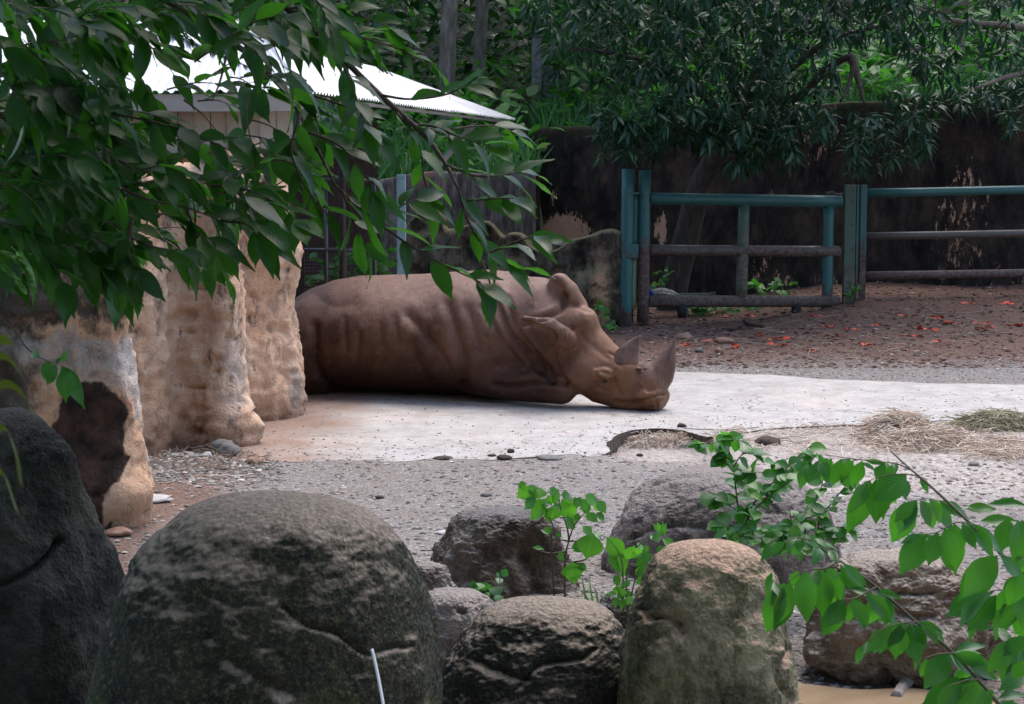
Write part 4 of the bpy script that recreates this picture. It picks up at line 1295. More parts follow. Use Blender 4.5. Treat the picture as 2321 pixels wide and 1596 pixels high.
class Plant:
    def __init__(s, name, loc, label, cat, leafmat, stemmat, geos, group=None, leafname='leaf'):
        s.root = thing(name, loc, label, cat, group)
        s.geos = geos; s.lm = leafmat; s.sm = stemmat; s.L = []; s.leafname = leafname
        s.me = [mesh_data('leaf_blade', g[0], g[1], leafmat, True, g[2]) for g in geos]
    def stem(s, pts, r0, r1, n=12, name='twig', sides=6):
        P = spline(pts, n)
        V, F = tube([Vector(p) for p in P], list(np.linspace(r0, r1, n)), sides)
        return mesh_obj(name, V, F, s.sm, s.root)
    def leaf(s, base, tip, hint=(0, -.3, 1), roll=0.0, k=None, ws=1.0):
        s.L.append((leaf_M(base, tip, hint, roll, ws), random.randrange(len(s.geos)) if k is None else k))
    def finish(s, most=300, stuffname='foliage'):
        c = Vector((0, 0, CAMZ))
        def size(M):
            p = M.translation
            u, v = px((p.x, p.y, p.z))
            vis = 1 if (-60 < u < W0 + 60 and -60 < v < H0 + 60) else .01
            return vis * M.col[1].xyz.length / max((p - c).length, .1)
        s.L.sort(key=lambda a: -size(a[0]))
        vis = [a for a in s.L if size(a[0]) > .0012]
        own = vis[:most]; rest = vis[most:] + [a for a in s.L if size(a[0]) <= .0012]
        off = Matrix.Translation(-s.root.location)
        for M, k in own:
            o = bpy.data.objects.new(s.leafname, s.me[k])
            COL.objects.link(o)
            o.parent = s.root
            o.matrix_local = off @ M
        if rest:
            join_geo(stuffname, s.geos, rest, s.lm, s.root)
rnd = random.Random(5)
U = rnd.uniform
bark = MB('bark_brown', rough=.85)
b = bark.noise(14, 6, .7, bark.pos((1, 1, .3)))
bark.done(bark.ramp(b, [(.3, (.035, .026, .02)), (.55, (.085, .065, .052)), (.75, (.16, .13, .11))]), bark.bump(b, .7, .02))
barkg = MB('bark_grey', rough=.9)
b = barkg.noise(9, 6, .7, barkg.pos((1.5, 1.5, .35)))
col = barkg.ramp(b, [(.3, (.07, .058, .048)), (.55, (.21, .175, .145)), (.75, (.36, .32, .28))])
barkg.done(barkg.mix(barkg.ramp(barkg.noise(3, 5, .6), [(.5, 0), (.7, .6)]), col, (.09, .085, .045)), barkg.bump(b, .8, .03))
barkd = MB('bark_dark', rough=.9)
b = barkd.noise(9, 6, .7, barkd.pos((1.5, 1.5, .35)))
barkd.done(barkd.ramp(b, [(.3, (.02, .016, .014)), (.55, (.055, .045, .038)), (.75, (.12, .105, .075))]), barkd.bump(b, .8, .03))
twigm = MB('green_twig', rough=.6)
twigm.done((.07, .06, .035))
stemg = MB('young_stem', rough=.5)
stemg.done((.08, .12, .045))

# ------------------------------------------------------------------ overhanging tree, upper left
LM_near = leaf_mat('leaf_glossy_dark', (.005, .025, .009), (.013, .052, .014), (.085, .35, .02), .32, .36, True, .25)
geoA = [leaf_geo(.37, .40, 8, .14, .22, .015, .14, 1), leaf_geo(.34, .42, 8, .28, .24, .02, .16, 2), leaf_geo(.39, .45, 8, .06, .12, .02, .12, 3), leaf_geo(.33, .38, 8, .36, .25, .015, .15, 4)]
tree = Plant('broadleaf_tree', (-3.3, 6.0, -.02), 'overhanging tree with long glossy pointed leaves above the rock wall', 'tree', LM_near, bark.m, geoA)
tree.stem([(-3.3, 6.0, -.1), (-3.25, 6.0, 1.2), (-3.05, 5.9, 2.6), (-2.7, 5.8, 4.2)], .17, .10, 14, 'trunk', 12)
def hang(base, tang, side, L, droop):
    perp = Vector((tang.z, 0, -tang.x)) * side
    d = (tang * U(.5, 1.1) + perp * U(.35, .9) + Vector((U(.0, .45), U(-.6, .4), -droop))).normalized()
    return base + d * L
def sprig(pl, pts, n, L, r=.004, droop=.5, name='twig', spread=1.0):
    P = spline(pts, 20)
    pl.stem(pts, r, r * .35, 12, name, 5)
    for k in range(n):
        t = (k + .6) / n
        i = min(int(t * 19), 18)
        b_ = Vector(P[i]).lerp(Vector(P[i + 1]), t * 19 - i)
        tg = (Vector(P[i + 1]) - Vector(P[i])).normalized()
        l = L * U(.75, 1.2)
        tip = hang(b_, tg, 1 if k % 2 else -1, l, droop * U(.4, 1.5))
        pl.leaf(b_, tip, (U(-.5, .6), U(-.9, .1), 1), U(-.5, .5))
    tip = Vector(P[-1]) + ((Vector(P[-1]) - Vector(P[-3])).normalized() + Vector((0, 0, -droop * .6))).normalized() * L
    pl.leaf(P[-1], tip, (0, -.5, 1))
def pxs(lst, D0, D1):
    n = len(lst)
    return [at(u, v, D0 + (D1 - D0) * i / max(n - 1, 1)) for i, (u, v) in enumerate(lst)]
# main limbs
limbs = [([(-420, -500), (-100, -330), (250, -180), (560, -40), (700, 60), (850, 205), (960, 305), (1010, 372), (1040, 430)], 5.9, 5.4, .030, .009),
         ([(-420, -480), (-50, -200), (250, -60), (480, 60), (640, 200), (700, 300), (760, 420)], 5.8, 5.2, .028, .007),
         ([(-420, -300), (-150, -120), (100, 60), (200, 250), (262, 420), (300, 540)], 5.6, 5.0, .026, .006),
         ([(-420, -100), (-200, 300), (-30, 490), (110, 330), (230, 210)], 5.5, 5.2, .022, .006)]
for pts, D0, D1, r0, r1 in limbs:
    tree.stem(pxs(pts, D0, D1), r0 * .5, r1 * .6, 26, 'branch', 8)
tree.stem([(-2.75, 5.8, 4.0), tuple(at(-420, -480, 5.8))], .09, .04, 8, 'branch', 8)
tree.stem([(-3.1, 5.9, 2.3), tuple(at(-420, -100, 5.5))], .06, .025, 8, 'branch', 8)
NL = .128
SPR = [  # px polyline, leaf count
    ([(1040, 430), (1062, 505), (1112, 572), (1182, 615)], 9, 5.4), ([(930, 283), (985, 287), (1045, 312), (1110, 330)], 7, 5.5), ([(1010, 372), (1080, 400), (1150, 395), (1180, 390)], 6, 5.4),
    ([(1060, 455), (1120, 450), (1165, 450)], 5, 5.4), ([(860, 215), (930, 225), (1010, 215), (1060, 190)], 8, 5.5), ([(760, 420), (870, 515), (960, 575), (1030, 612), (1090, 640)], 10, 5.2),
    ([(780, 440), (800, 500), (830, 560)], 5, 5.2), ([(960, 305), (1040, 290), (1120, 285), (1165, 300)], 7, 5.6), ([(870, 515), (905, 470), (950, 450)], 5, 5.3), ([(900, 255), (950, 330), (960, 400), (975, 460)], 7, 5.5),
    ([(700, 60), (800, 80), (900, 110), (980, 150)], 8, 5.6), ([(640, 20), (720, 15), (800, 30), (880, 60)], 8, 5.7), ([(760, 110), (800, 200), (830, 290)], 7, 5.4), ([(700, 300), (770, 330), (830, 400), (845, 440)], 7, 5.2),
    ([(640, 200), (720, 220), (800, 250), (850, 300)], 7, 5.3), ([(680, 260), (660, 340), (690, 420), (735, 480)], 7, 5.1), ([(1090, 590), (1110, 640), (1105, 655)], 3, 5.2), ([(1112, 572), (1180, 545), (1215, 535)], 4, 5.3),
    ([(600, 160), (560, 240), (570, 330)], 6, 5.3), ([(520, 95), (500, 180), (480, 230)], 6, 5.3), ([(300, 540), (350, 560), (420, 570)], 5, 4.9), ([(262, 420), (330, 450), (420, 470), (500, 500)], 8, 4.9),
    ([(300, 500), (290, 560), (300, 610)], 5, 4.9), ([(230, 330), (300, 380), (400, 400), (480, 420)], 8, 5.0), ([(420, 470), (440, 520), (445, 570)], 5, 4.9), ([(500, 500), (560, 510), (590, 545)], 5, 5.0),
    ([(480, 420), (560, 430), (640, 470), (670, 500)], 7, 5.1), ([(200, 250), (320, 270), (430, 300), (520, 340)], 9, 5.1), ([(520, 340), (600, 360), (660, 370), (700, 400)], 7, 5.1)]
for pts, n, D in SPR:
    sprig(tree, pxs(pts, D + U(-.1, .1), D + U(-.35, .25)), n, NL, .0045, .32)
vmax = lambda u: np.interp(u, [-100, 0, 150, 230, 300, 420, 500, 600, 700, 800], [600, 590, 620, 590, 560, 570, 520, 470, 380, 250])
cnt = 0
while cnt < 250:
    u, v = U(-80, 760), U(-60, 600)
    if v > vmax(u): continue
    pr_ = 1.0 if u < 250 else (.6 if v < 110 else (.22 if v < 330 else .5))
    if U(0, 1) > pr_: continue
    cnt += 1
    D = U(4.7, 6.4)
    a = U(-.6, 1.2)
    l = U(70, 130)
    sprig(tree, [at(u, v, D), at(u + l * .5 * math.cos(a), v + l * .5 * math.sin(a) - 8, D + U(-.1, .1)), at(u + l * math.cos(a), v + l * math.sin(a), D + U(-.2, .2))], rnd.randrange(5, 8), NL * U(.85, 1.15), .003, .38)
# unseen crown above the frame, made dense and large-leaved to block light
for k in range(1900):
    c = Vector((U(-5.5, .3), U(.2, 9.0), U(3.1, 6.2)))
    u, v = px(c[:])
    if c.y > 1 and v > -70: continue
    if c.x > .2 and c.z < 3.8: continue
    for j in range(6):
        d = Vector((U(-1, 1), U(-1, 1), U(-.9, .1))).normalized()
        b_ = c + Vector((U(-.1, .1), U(-.1, .1), U(-.1, .1)))
        tree.leaf(b_, b_ + d * .21, (U(-.5, .5), U(-.5, .5), 1))
def thin(M):
    p = M @ Vector((0, .5, 0))
    u, v = px((p.x, p.y, p.z))
    q = 0
    if 285 < u < 690 and 95 < v < 212: q = .58
    elif 690 <= u < 1160 and 125 + (u - 690) * .27 < v < 222 + (u - 690) * .15: q = .55
    elif 400 < u < 690 and 212 < v < 325: q = .72
    elif 300 < u < 690 and 325 < v < 640: q = .42
    elif 880 < u < 930 and 390 < v < 620: q = .3
    elif v > 615 and u > 320: q = .6
    return rnd.random() >= q
tree.L = [a for a in tree.L if thin(a[0])]
tree.finish(300, 'foliage')

# ------------------------------------------------------------------ right-hand bush branch close by
LM_bush = leaf_mat('leaf_bush', (.014, .080, .016), (.030, .135, .022), (.10, .45, .02), .33, .36, True, .55)
geoB = [leaf_geo(.54, .46, 8, .12, .22, .012, .14, 11, 1.05), leaf_geo(.56, .44, 8, .26, .28, .016, .10, 12, 1.0), leaf_geo(.58, .48, 8, .05, .14, .016, .12, 13, 1.1), leaf_geo(.58, .50, 8, .38, .30, .02, .10, 14, 1.0)]
def R8(x, y): return 1158.8 + .5008 * x, 948.3 + .5008 * y
bush = Plant('leafy_bush', (1.9, 4.4, -.02), 'bush with broad hanging leaflets on arching stems before the tan boulder', 'bush', LM_bush, twigm.m, geoB)
def bst(lst, D0, D1, r0, r1): bush.stem([at(*R8(x, y), D0 + (D1 - D0) * i / (len(lst) - 1)) for i, (x, y) in enumerate(lst)], r0, r1, 20, 'stem', 6)
bst([(1715, 145), (1790, 215), (1890, 300), (2040, 440), (2240, 640), (2420, 900), (2560, 1300)], 4.75, 4.3, .002, .0055)
bst([(1340, 545), (1480, 640), (1650, 760), (1830, 920), (2000, 1060), (2110, 1180), (2210, 1300), (2330, 1500), (2420, 1800)], 4.4, 4.1, .002, .006)
for lst in ([(1890, 300), (1860, 268), (1780, 252), (1680, 262), (1600, 290)], [(1830, 245), (1740, 205), (1600, 190), (1420, 165)], [(2040, 445), (1990, 400), (1900, 365), (1820, 372)],
            [(2110, 510), (2060, 475), (2000, 475), (1930, 515), (1860, 525)], [(1830, 920), (1790, 925), (1700, 945), (1620, 1010)], [(2000, 1062), (1930, 1068), (1870, 1085)], [(1650, 765), (1560, 812), (1500, 820)],
            [(1490, 645), (1420, 678), (1330, 690), (1240, 750)], [(1340, 548), (1290, 540), (1230, 560)], [(2330, 790), (2200, 778), (2120, 800)], [(2270, 670), (2240, 625), (2200, 622)], [(2110, 1182), (2060, 1185), (1960, 1220)]):
    D = 4.65 if lst[0][1] < 500 else 4.2
    bst(lst, D, D - .05, .0022, .001)
BL = [(1390, 165, 1420, 215, .9), (1310, 185, 1290, 245, .9), (1340, 205, 1345, 285, .9), (1400, 190, 1435, 275, 1), (1450, 180, 1400, 285, .9), (1490, 185, 1450, 310, .9), (1525, 185, 1495, 300, .9), (1590, 192, 1540, 315, .9), (1550, 188, 1500, 255, .8),
      (1600, 190, 1700, 205, .5), (1690, 203, 1650, 280, 1.2), (1725, 210, 1702, 268, 1), (1790, 255, 1635, 375, 1.2), (1720, 258, 1730, 405, 1.1), (1625, 280, 1560, 485, .85), (1650, 275, 1660, 475, .95), (1755, 253, 1790, 370, 1), (1850, 268, 1890, 328, .8), (1610, 288, 1545, 420, .8),
      (1835, 370, 1740, 525, 1), (1850, 368, 1905, 495, .85), (1890, 365, 1975, 475, .75), (1935, 372, 2045, 440, .65), (1965, 385, 2005, 440, .8), (1822, 372, 1735, 470, .8), (1760, 565, 1872, 525, .6), (1870, 525, 1770, 705, 1.05), (1930, 515, 1890, 665, 1), (1965, 495, 2010, 675, 1), (2005, 476, 2030, 625, 1), (2070, 470, 2195, 605, .7), (2040, 474, 2105, 590, .8),
      (2195, 410, 2050, 396, .55), (2330, 395, 2160, 368, .5), (2120, 465, 2300, 455, .6), (2250, 450, 2220, 605, 1.1), (2295, 460, 2312, 650, 1), (2200, 622, 2050, 795, 1), (2215, 625, 2325, 725, .9), (2262, 595, 2335, 628, .7),
      (2180, 785, 2000, 895, .9), (2250, 765, 2190, 885, .8), (2195, 800, 2060, 965, .95), (2290, 795, 2220, 965, .85), (2305, 790, 2335, 945, .9), (1240, 558, 1170, 605, .9), (1310, 540, 1300, 590, 1.3), (1290, 540, 1250, 590, 1), (1395, 585, 1385, 640, 1), (1435, 600, 1475, 645, .8), (1350, 550, 1400, 580, .9),
      (1300, 690, 1268, 765, 1), (1370, 684, 1390, 745, 1), (1235, 752, 1140, 975, .8), (1262, 740, 1208, 945, .85), (1330, 690, 1330, 925, .85), (1385, 682, 1305, 865, .8), (1425, 680, 1502, 835, .8), (1435, 676, 1485, 735, .9), (1500, 655, 1612, 772, .65), (1540, 690, 1618, 762, .6), (1400, 680, 1420, 905, .9), (1240, 745, 1175, 850, .8), (1180, 700, 1150, 790, .6), (1190, 740, 1210, 800, .7),
      (1510, 818, 1430, 945, 1.05), (1540, 815, 1622, 945, .8), (1600, 790, 1742, 915, .7), (1645, 800, 1640, 955, 1.1), (1700, 810, 1700, 925, 1), (1660, 775, 1772, 818, .5), (1530, 770, 1645, 795, .6), (1570, 808, 1570, 900, .8),
      (1790, 925, 1655, 1035, .95), (1720, 940, 1600, 1065, .8), (1810, 930, 1892, 1035, .85), (1760, 932, 1740, 1098, 1.1), (1800, 930, 1842, 1115, 1), (1835, 925, 1975, 965, .5), (1850, 935, 1965, 1025, .6), (1660, 970, 1700, 1060, .9), (1620, 1010, 1595, 1060, .8),
      (1985, 1065, 1880, 1205, 1.05), (1995, 1065, 2112, 1168, .9), (2000, 1065, 2175, 1115, .7), (2005, 1060, 2155, 1005, .6), (1940, 1070, 1915, 1205, 1), (2050, 1110, 2060, 1210, 1), (2080, 1150, 2115, 1245, 1), (1880, 1085, 1860, 1180, .8), (2060, 1105, 2230, 1180, .6),
      (2100, 1182, 1840, 1298, .8), (2120, 1195, 1975, 1320, .95), (2150, 1210, 2172, 1310, 1), (2205, 1270, 2330, 1232, .75), (2215, 1290, 2335, 1320, .7), (2040, 1188, 1920, 1330, .9), (2110, 962, 2195, 940, .6), (2200, 948, 2262, 985, .8),
      (2265, 1000, 2180, 1145, .95), (2325, 985, 2225, 1075, 1), (2325, 1095, 2265, 1185, 1), (2305, 1035, 2335, 1150, .8), (2325, 700, 2240, 850, .9), (2330, 560, 2290, 700, .8), (2330, 860, 2270, 990, .9), (2180, 1230, 2080, 1340, .9), (2330, 1150, 2210, 1230, .8)]
for x0, y0, x1, y1, ws in BL:
    D = (4.7 if y0 < 470 and x0 < 2060 else 4.25) - (.25 if x0 > 2170 else 0) + U(-.06, .06)
    bush.leaf(at(*R8(x0, y0), D), at(*R8(x1, y1), D + U(-.05, .02)), (U(-.3, .3), U(-1.1, -.5), U(.4, .9)), U(-.25, .25), ws=ws)
    if U(0, 1) < .75:       # a second leaflet behind it
        jx, jy, D2 = U(-45, 45), U(-20, 45), D + U(.06, .22)
        bush.leaf(at(*R8(x0 + jx * .4, y0 + jy * .3), D2), at(*R8(x1 + jx, y1 + jy), D2 + U(-.05, .02)), (U(-.4, .4), U(-.9, -.2), U(.5, 1)), U(-.4, .4), ws=ws)
# unseen lower part of the bush carries it to the ground
bush.stem([tuple(at(*R8(2420, 1800), 4.1)), (1.9, 4.3, -.05)], .010, .016, 6, 'stem', 6)
bush.stem([tuple(at(*R8(2560, 1300), 4.3)), (1.95, 4.4, -.05)], .010, .016, 6, 'stem', 6)
bush.finish(300)

# ------------------------------------------------------------------ small plants among the boulders
LM_yng = leaf_mat('leaf_young', (.030, .12, .022), (.075, .24, .028), (.16, .55, .03), .36, .38)
geoC = [leaf_geo(.60, .42, 7, .16, .2, .01, .12, 21, 1.0), leaf_geo(.56, .45, 7, .28, .25, .01, .14, 22, 1.0)]
geoD = [leaf_geo(.80, .46, 5, .14, .2, .01, .08, 31), leaf_geo(.74, .45, 5, .24, .25, .01, .08, 32)]
def Z8(x, y): return 948.3 + .2372 * x, 1070.6 + .2372 * y
def listed(pl, conv, lst, D, jit=.05, dup=0):
    for e in lst:
        x0, y0, x1, y1 = e[:4]
        ws = e[4] if len(e) > 4 else 1.0
        d = D + U(-jit, jit)
        pl.leaf(at(*conv(x0, y0), d), at(*conv(x1, y1), d + U(-.04, .03)), (U(-.3, .3), U(-1.3, -.6), U(.4, .8)), U(-.3, .3), ws=ws * 1.5)
        if dup and U(0, 1) < dup:
            j0, j1 = U(-45, 45), U(-30, 45)
            d += U(.03, .15)
            pl.leaf(at(*conv(x0 + j0 * .5, y0 + j1 * .5), d), at(*conv(x1 + j0, y1 + j1), d + U(-.04, .03)), (U(-.5, .5), U(-1.2, -.2), U(.4, 1)), U(-.5, .5), ws=ws * 1.4)
b0 = at(1282, 1372, 8.35)
sap = Plant('sapling', b0, 'bright green leafy sapling between the dark angular and grey boulders', 'sapling', LM_yng, twigm.m, geoC, 'young plants among the boulders')
for lst in ([(1400, 1250), (1400, 850), (1440, 650), (1480, 530), (1530, 450), (1600, 380)], [(1440, 650), (1420, 520), (1370, 380), (1340, 250)], [(1300, 1200), (1270, 650), (1300, 570), (1240, 400), (1180, 300)], [(1400, 760), (1290, 775), (1180, 760), (1090, 720)], [(1480, 860), (1600, 830), (1650, 760), (1670, 600)], [(1400, 850), (1470, 860), (1560, 880)], [(1270, 650), (1320, 640), (1480, 660), (1600, 640)]):
    sap.stem([at(*Z8(x, y), 8.35) for x, y in lst], .005, .002, 14, 'stem', 5)
listed(sap, Z8, [(1090, 150, 985, 245, 1.3), (1090, 150, 1150, 235, 1.2), (1180, 150, 1170, 245, 1.2), (1250, 150, 1335, 235, 1), (1130, 245, 995, 345, .9), (1200, 255, 1075, 465, .8), (1265, 265, 1165, 300, 1), (1290, 300, 1335, 335, 1), (1370, 255, 1495, 485, .75), (1340, 240, 1265, 295, 1), (1300, 330, 1280, 485, 1.2), (1240, 350, 1185, 425, 1), (1455, 220, 1385, 245, 1),
                 (1540, 235, 1500, 335, 1.2), (1590, 235, 1725, 295, .9), (1700, 270, 1805, 385, .85), (1645, 280, 1535, 355, 1.1), (1600, 395, 1695, 455, 1), (1530, 390, 1505, 465, 1), (1700, 385, 1785, 445, .8), (1480, 540, 1415, 420, .8), (1570, 515, 1665, 595, .9), (1670, 590, 1610, 825, 1.3), (1690, 565, 1735, 600, 1), (1565, 688, 1455, 725, .9), (1470, 855, 1480, 1055, 1.2),
                 (1530, 865, 1605, 945, .8), (1340, 775, 1405, 815, .8), (1270, 580, 1205, 515, .8), (1310, 585, 1370, 612, .8), (1030, 110, 955, 130, 1.1), (1130, 130, 1060, 200, 1), (1400, 230, 1440, 300, 1), (1480, 250, 1540, 300, 1), (1380, 330, 1420, 440, 1), (1450, 330, 1500, 420, 1), (1090, 720, 1210, 715, .4), (1560, 300, 1620, 370, 1), (1240, 220, 1290, 300, 1)], 8.35, .05, .9)
sap.finish()
sp = Plant('sprout', at(1430, 1385, 7.5), 'lime-green sprouting plant leaning on the upright golden boulder', 'plant', LM_yng, stemg.m, geoC, 'young plants among the boulders')
for lst in ([(2000, 1330), (1990, 1000), (2060, 760), (2200, 620), (2320, 560)], [(2000, 1330), (1900, 1100), (1880, 980)], [(1960, 1330), (1950, 900), (1900, 740), (1800, 620)], [(2000, 1330), (2100, 950), (2260, 780)]):
    sp.stem([at(*Z8(x, y), 7.5) for x, y in lst], .004, .0015, 14, 'stem', 5)
listed(sp, Z8, [(1800, 620, 1980, 835, .75), (1850, 690, 1985, 1005, .6), (1990, 830, 2065, 715, .9), (2080, 720, 2100, 800, 1.2), (2090, 710, 2150, 690, 1), (2160, 700, 2200, 760, 1), (2230, 640, 2330, 610, 1), (2280, 590, 2360, 560, .8), (2340, 640, 2450, 700, .8), (2300, 700, 2340, 780, 1), (2150, 800, 2280, 850, .7), (2060, 800, 2130, 780, 1), (2200, 810, 2070, 890, .8), (2090, 910, 2150, 960, 1), (2170, 900, 2230, 930, 1),
                (2240, 920, 2065, 970, .6), (2180, 1000, 2070, 1060, .9), (1870, 980, 1930, 1090, .8), (1940, 1100, 2035, 1035, .7), (1900, 1080, 1900, 1180, .9), (1950, 1110, 1960, 1200, .9), (1890, 1160, 1820, 1150, .6), (1950, 1170, 2060, 1160, .7), (1900, 1200, 1870, 1290, .9), (1990, 1190, 2050, 1270, .8), (1960, 1210, 1930, 1300, .9), (2000, 1230, 1900, 1270, .8), (2300, 560, 2290, 480, .5), (2350, 600, 2330, 480, .5)], 7.5, .05, .7)
sp.finish()
sd = Plant('seedling', at(1126, 1376, 7.7), 'tiny heart-leaved seedling in front of the dark angular boulder', 'plant', LM_bush, stemg.m, geoD, 'young plants among the boulders')
for lst in ([(775, 1290), (770, 1100), (700, 1040), (560, 1070)], [(775, 1290), (780, 1000), (790, 930)]):
    sd.stem([at(*Z8(x, y), 7.7) for x, y in lst], .003, .0012, 10, 'stem', 5)
listed(sd, Z8, [(560, 1075, 490, 1085, 1.2), (560, 1075, 530, 1145, 1.1), (600, 1060, 575, 1110, 1), (610, 1060, 650, 1130, 1.1), (700, 1080, 655, 1120, 1), (720, 1090, 770, 1180, 1.1), (760, 1170, 778, 1250, .9), (740, 970, 790, 1000, .8), (790, 935, 860, 990, .8), (770, 1010, 775, 1050, .8), (610, 1160, 560, 1165, .8), (680, 1150, 640, 1180, .8)], 7.7)
sd.finish()
# grass tuft between the boulders
gmt = leaf_mat('grass_blade', (.05, .12, .04), (.12, .20, .08), (.12, .3, .05), .45, .3, False)
gt_ = thing('grass_tuft', at(1345, 1372, 7.9), 'few long grass blades between sapling and golden boulder', 'grass tuft')
for (a, b2, c) in (((1330, 1372), (1322, 1325), (1318, 1310)), ((1356, 1372), (1350, 1338), (1334, 1322)), ((1345, 1372), (1338, 1330), (1336, 1300)), ((1340, 1372), (1322, 1345), (1300, 1350))):
    P = spline([at(*a, 7.9), at(*b2, 7.88), at(*c, 7.86)], 10)
    V = []
    for i, p in enumerate(P):
        w = .006 * (1 - i / 9.5)
        V += [p + np.array([-w, 0, 0]), p + np.array([w, .003, 0])]
    mesh_obj('blade', np.array(V), grid_faces(10, 2), gmt, gt_)
def S5(x, y): return 1529.5 + .23 * x, 948.3 + .23 * y
LM_shr = leaf_mat('leaf_shrub', (.02, .10, .018), (.05, .18, .025), (.13, .50, .03), .34, .38, True, .5)
shr = Plant('shrub', at(1672, 1235, 8.25), 'small-leaved green shrub growing against the smooth grey boulder', 'shrub', LM_shr, twigm.m, geoD)
STE = [[(600, 1230), (620, 900), (600, 680), (570, 450), (500, 200), (480, 150)], [(650, 1230), (720, 1000), (860, 820), (1030, 690), (1200, 590), (1300, 500)], [(650, 1200), (760, 870), (890, 720), (1110, 480), (1350, 260)], [(1280, 1250), (1300, 950), (1400, 800), (1450, 650), (1470, 560)],
       [(1400, 1250), (1430, 950), (1500, 890), (1700, 650), (1800, 600)], [(1180, 1250), (1160, 1100), (1130, 880)], [(1380, 1250), (1480, 1080), (1620, 1070), (1800, 1090)], [(620, 1150), (520, 1080), (440, 1040)], [(600, 900), (480, 820), (400, 760), (320, 720)], [(580, 480), (660, 360), (760, 350), (830, 420)],
       [(590, 640), (700, 560), (800, 530), (880, 540)], [(560, 400), (430, 380), (360, 420)], [(500, 220), (400, 240), (260, 250), (150, 250)], [(520, 230), (600, 210), (700, 240)], [(1130, 480), (1050, 440), (950, 430)], [(1250, 560), (1350, 420), (1400, 340)], [(700, 1200), (900, 1150), (1050, 1190)], [(1100, 1250), (1000, 1100), (980, 1050)], [(1500, 1200), (1560, 1150), (1680, 1190)]]
for lst in STE:
    D = 8.25 + U(-.12, .12)
    pts = [at(*S5(x, y), D) for x, y in lst]
    shr.stem(pts, .005 if len(lst) > 4 else .003, .0015, 14, 'stem', 5)
    P = spline(pts, 30)
    L = np.linalg.norm(np.diff(P, axis=0), axis=1).sum()
    n = int(L / .020) + 2
    for k in range(n):
        t = .18 + .82 * k / n
        p = Vector(P[min(int(t * 29), 29)])
        d = Vector((U(-1, 1), U(-.7, .4), U(-.5, .35))).normalized()
        l = U(.055, .09)
        shr.leaf(p, p + d * l, (U(-.3, .3), U(-.9, 0), 1), U(-.4, .4))
for k in range(110):     # low leafy mass at its foot
    x, y = U(480, 1480), U(1050, 1300)
    p = at(*S5(x, y), 8.2 + U(-.15, .25))
    d = Vector((U(-1, 1), U(-.8, .3), U(-.5, .3))).normalized()
    shr.leaf(p, p + d * U(.05, .085), (U(-.3, .3), U(-.9, 0), 1), U(-.4, .4))
shr.finish(300)
# sprig and fern on the left
def R5(x, y): return .4217 * x, 550.6 + .4217 * y
sg = Plant('hanging_sprig', at(*R5(140, 590), 4.6), 'small bright sprig hanging before the stained rock pillar', 'plant', LM_bush, twigm.m, geoA)
sg.stem([at(*R5(x, y), 4.6) for x, y in ((-150, 300), (60, 450), (140, 560), (220, 620), (310, 655))], .003, .001, 12, 'twig', 5)
listed(sg, R5, [(265, 635, 228, 735, 1), (300, 655, 242, 768, 1.1), (345, 680, 345, 855, 1), (330, 660, 458, 872, .7), (335, 640, 362, 575, .9), (215, 600, 135, 595, .8), (300, 650, 330, 610, .9), (370, 690, 400, 790, .8)], 4.6)
sg.finish()
fn = Plant('fern_sprig', at(*R5(0, 200), 4.4), 'tiny-leaved pinnate sprig glowing at the edge of the dark tree', 'plant', LM_yng, stemg.m, geoD)
for lst in ([(-60, 60), (0, 45), (60, 65), (110, 120)], [(60, 20), (100, 60), (140, 130), (160, 200)], [(-40, 90), (20, 130), (70, 180), (110, 240)]):
    P = spline([at(*R5(x, y), 4.4) for x, y in lst], 14)
    fn.stem([tuple(p) for p in P[::3]], .0015, .0007, 8, 'twig', 4)
    for i in range(3, 14):
        for s_ in (-1, 1):
            d = Vector((.6 + .3 * s_, U(-.2, .2), -.7 * (1 if s_ > 0 else .4))).normalized()
            fn.leaf(P[i], Vector(P[i]) + d * .022, (0, -.6, 1), U(-.3, .3))
fn.finish()
# soft near grass blades at the left edge
ng = thing('near_grass', (-.55, 1.5, 1.2), 'blurred yellow-green grass blades arching in front of the blackish boulder', 'grass')
nm = leaf_mat('near_grass_blade', (.05, .075, .008), (.10, .13, .012), (.10, .16, .01), .5, .35, False)
for lst in ([(-160, 900), (0, 765), (110, 800), (200, 960)], [(-160, 700), (0, 610), (80, 660), (160, 790)], [(-150, 1200), (0, 990), (80, 1120), (110, 1300)], [(-140, 1300), (0, 1230), (50, 1330), (90, 1450)], [(-120, 600), (30, 520), (110, 620)]):
    P = spline([at(*R5(x, y), 1.75) for x, y in lst], 16)
    V = []
    for i, p in enumerate(P):
        w = .0052 * math.sin(math.pi * min(1, .25 + .75 * (1 - i / 15.5)))
        V += [p + np.array([-w * .4, 0, w]), p + np.array([w * .4, .003, -w])]
    mesh_obj('blade', np.array(V), grid_faces(16, 2), nm, ng)

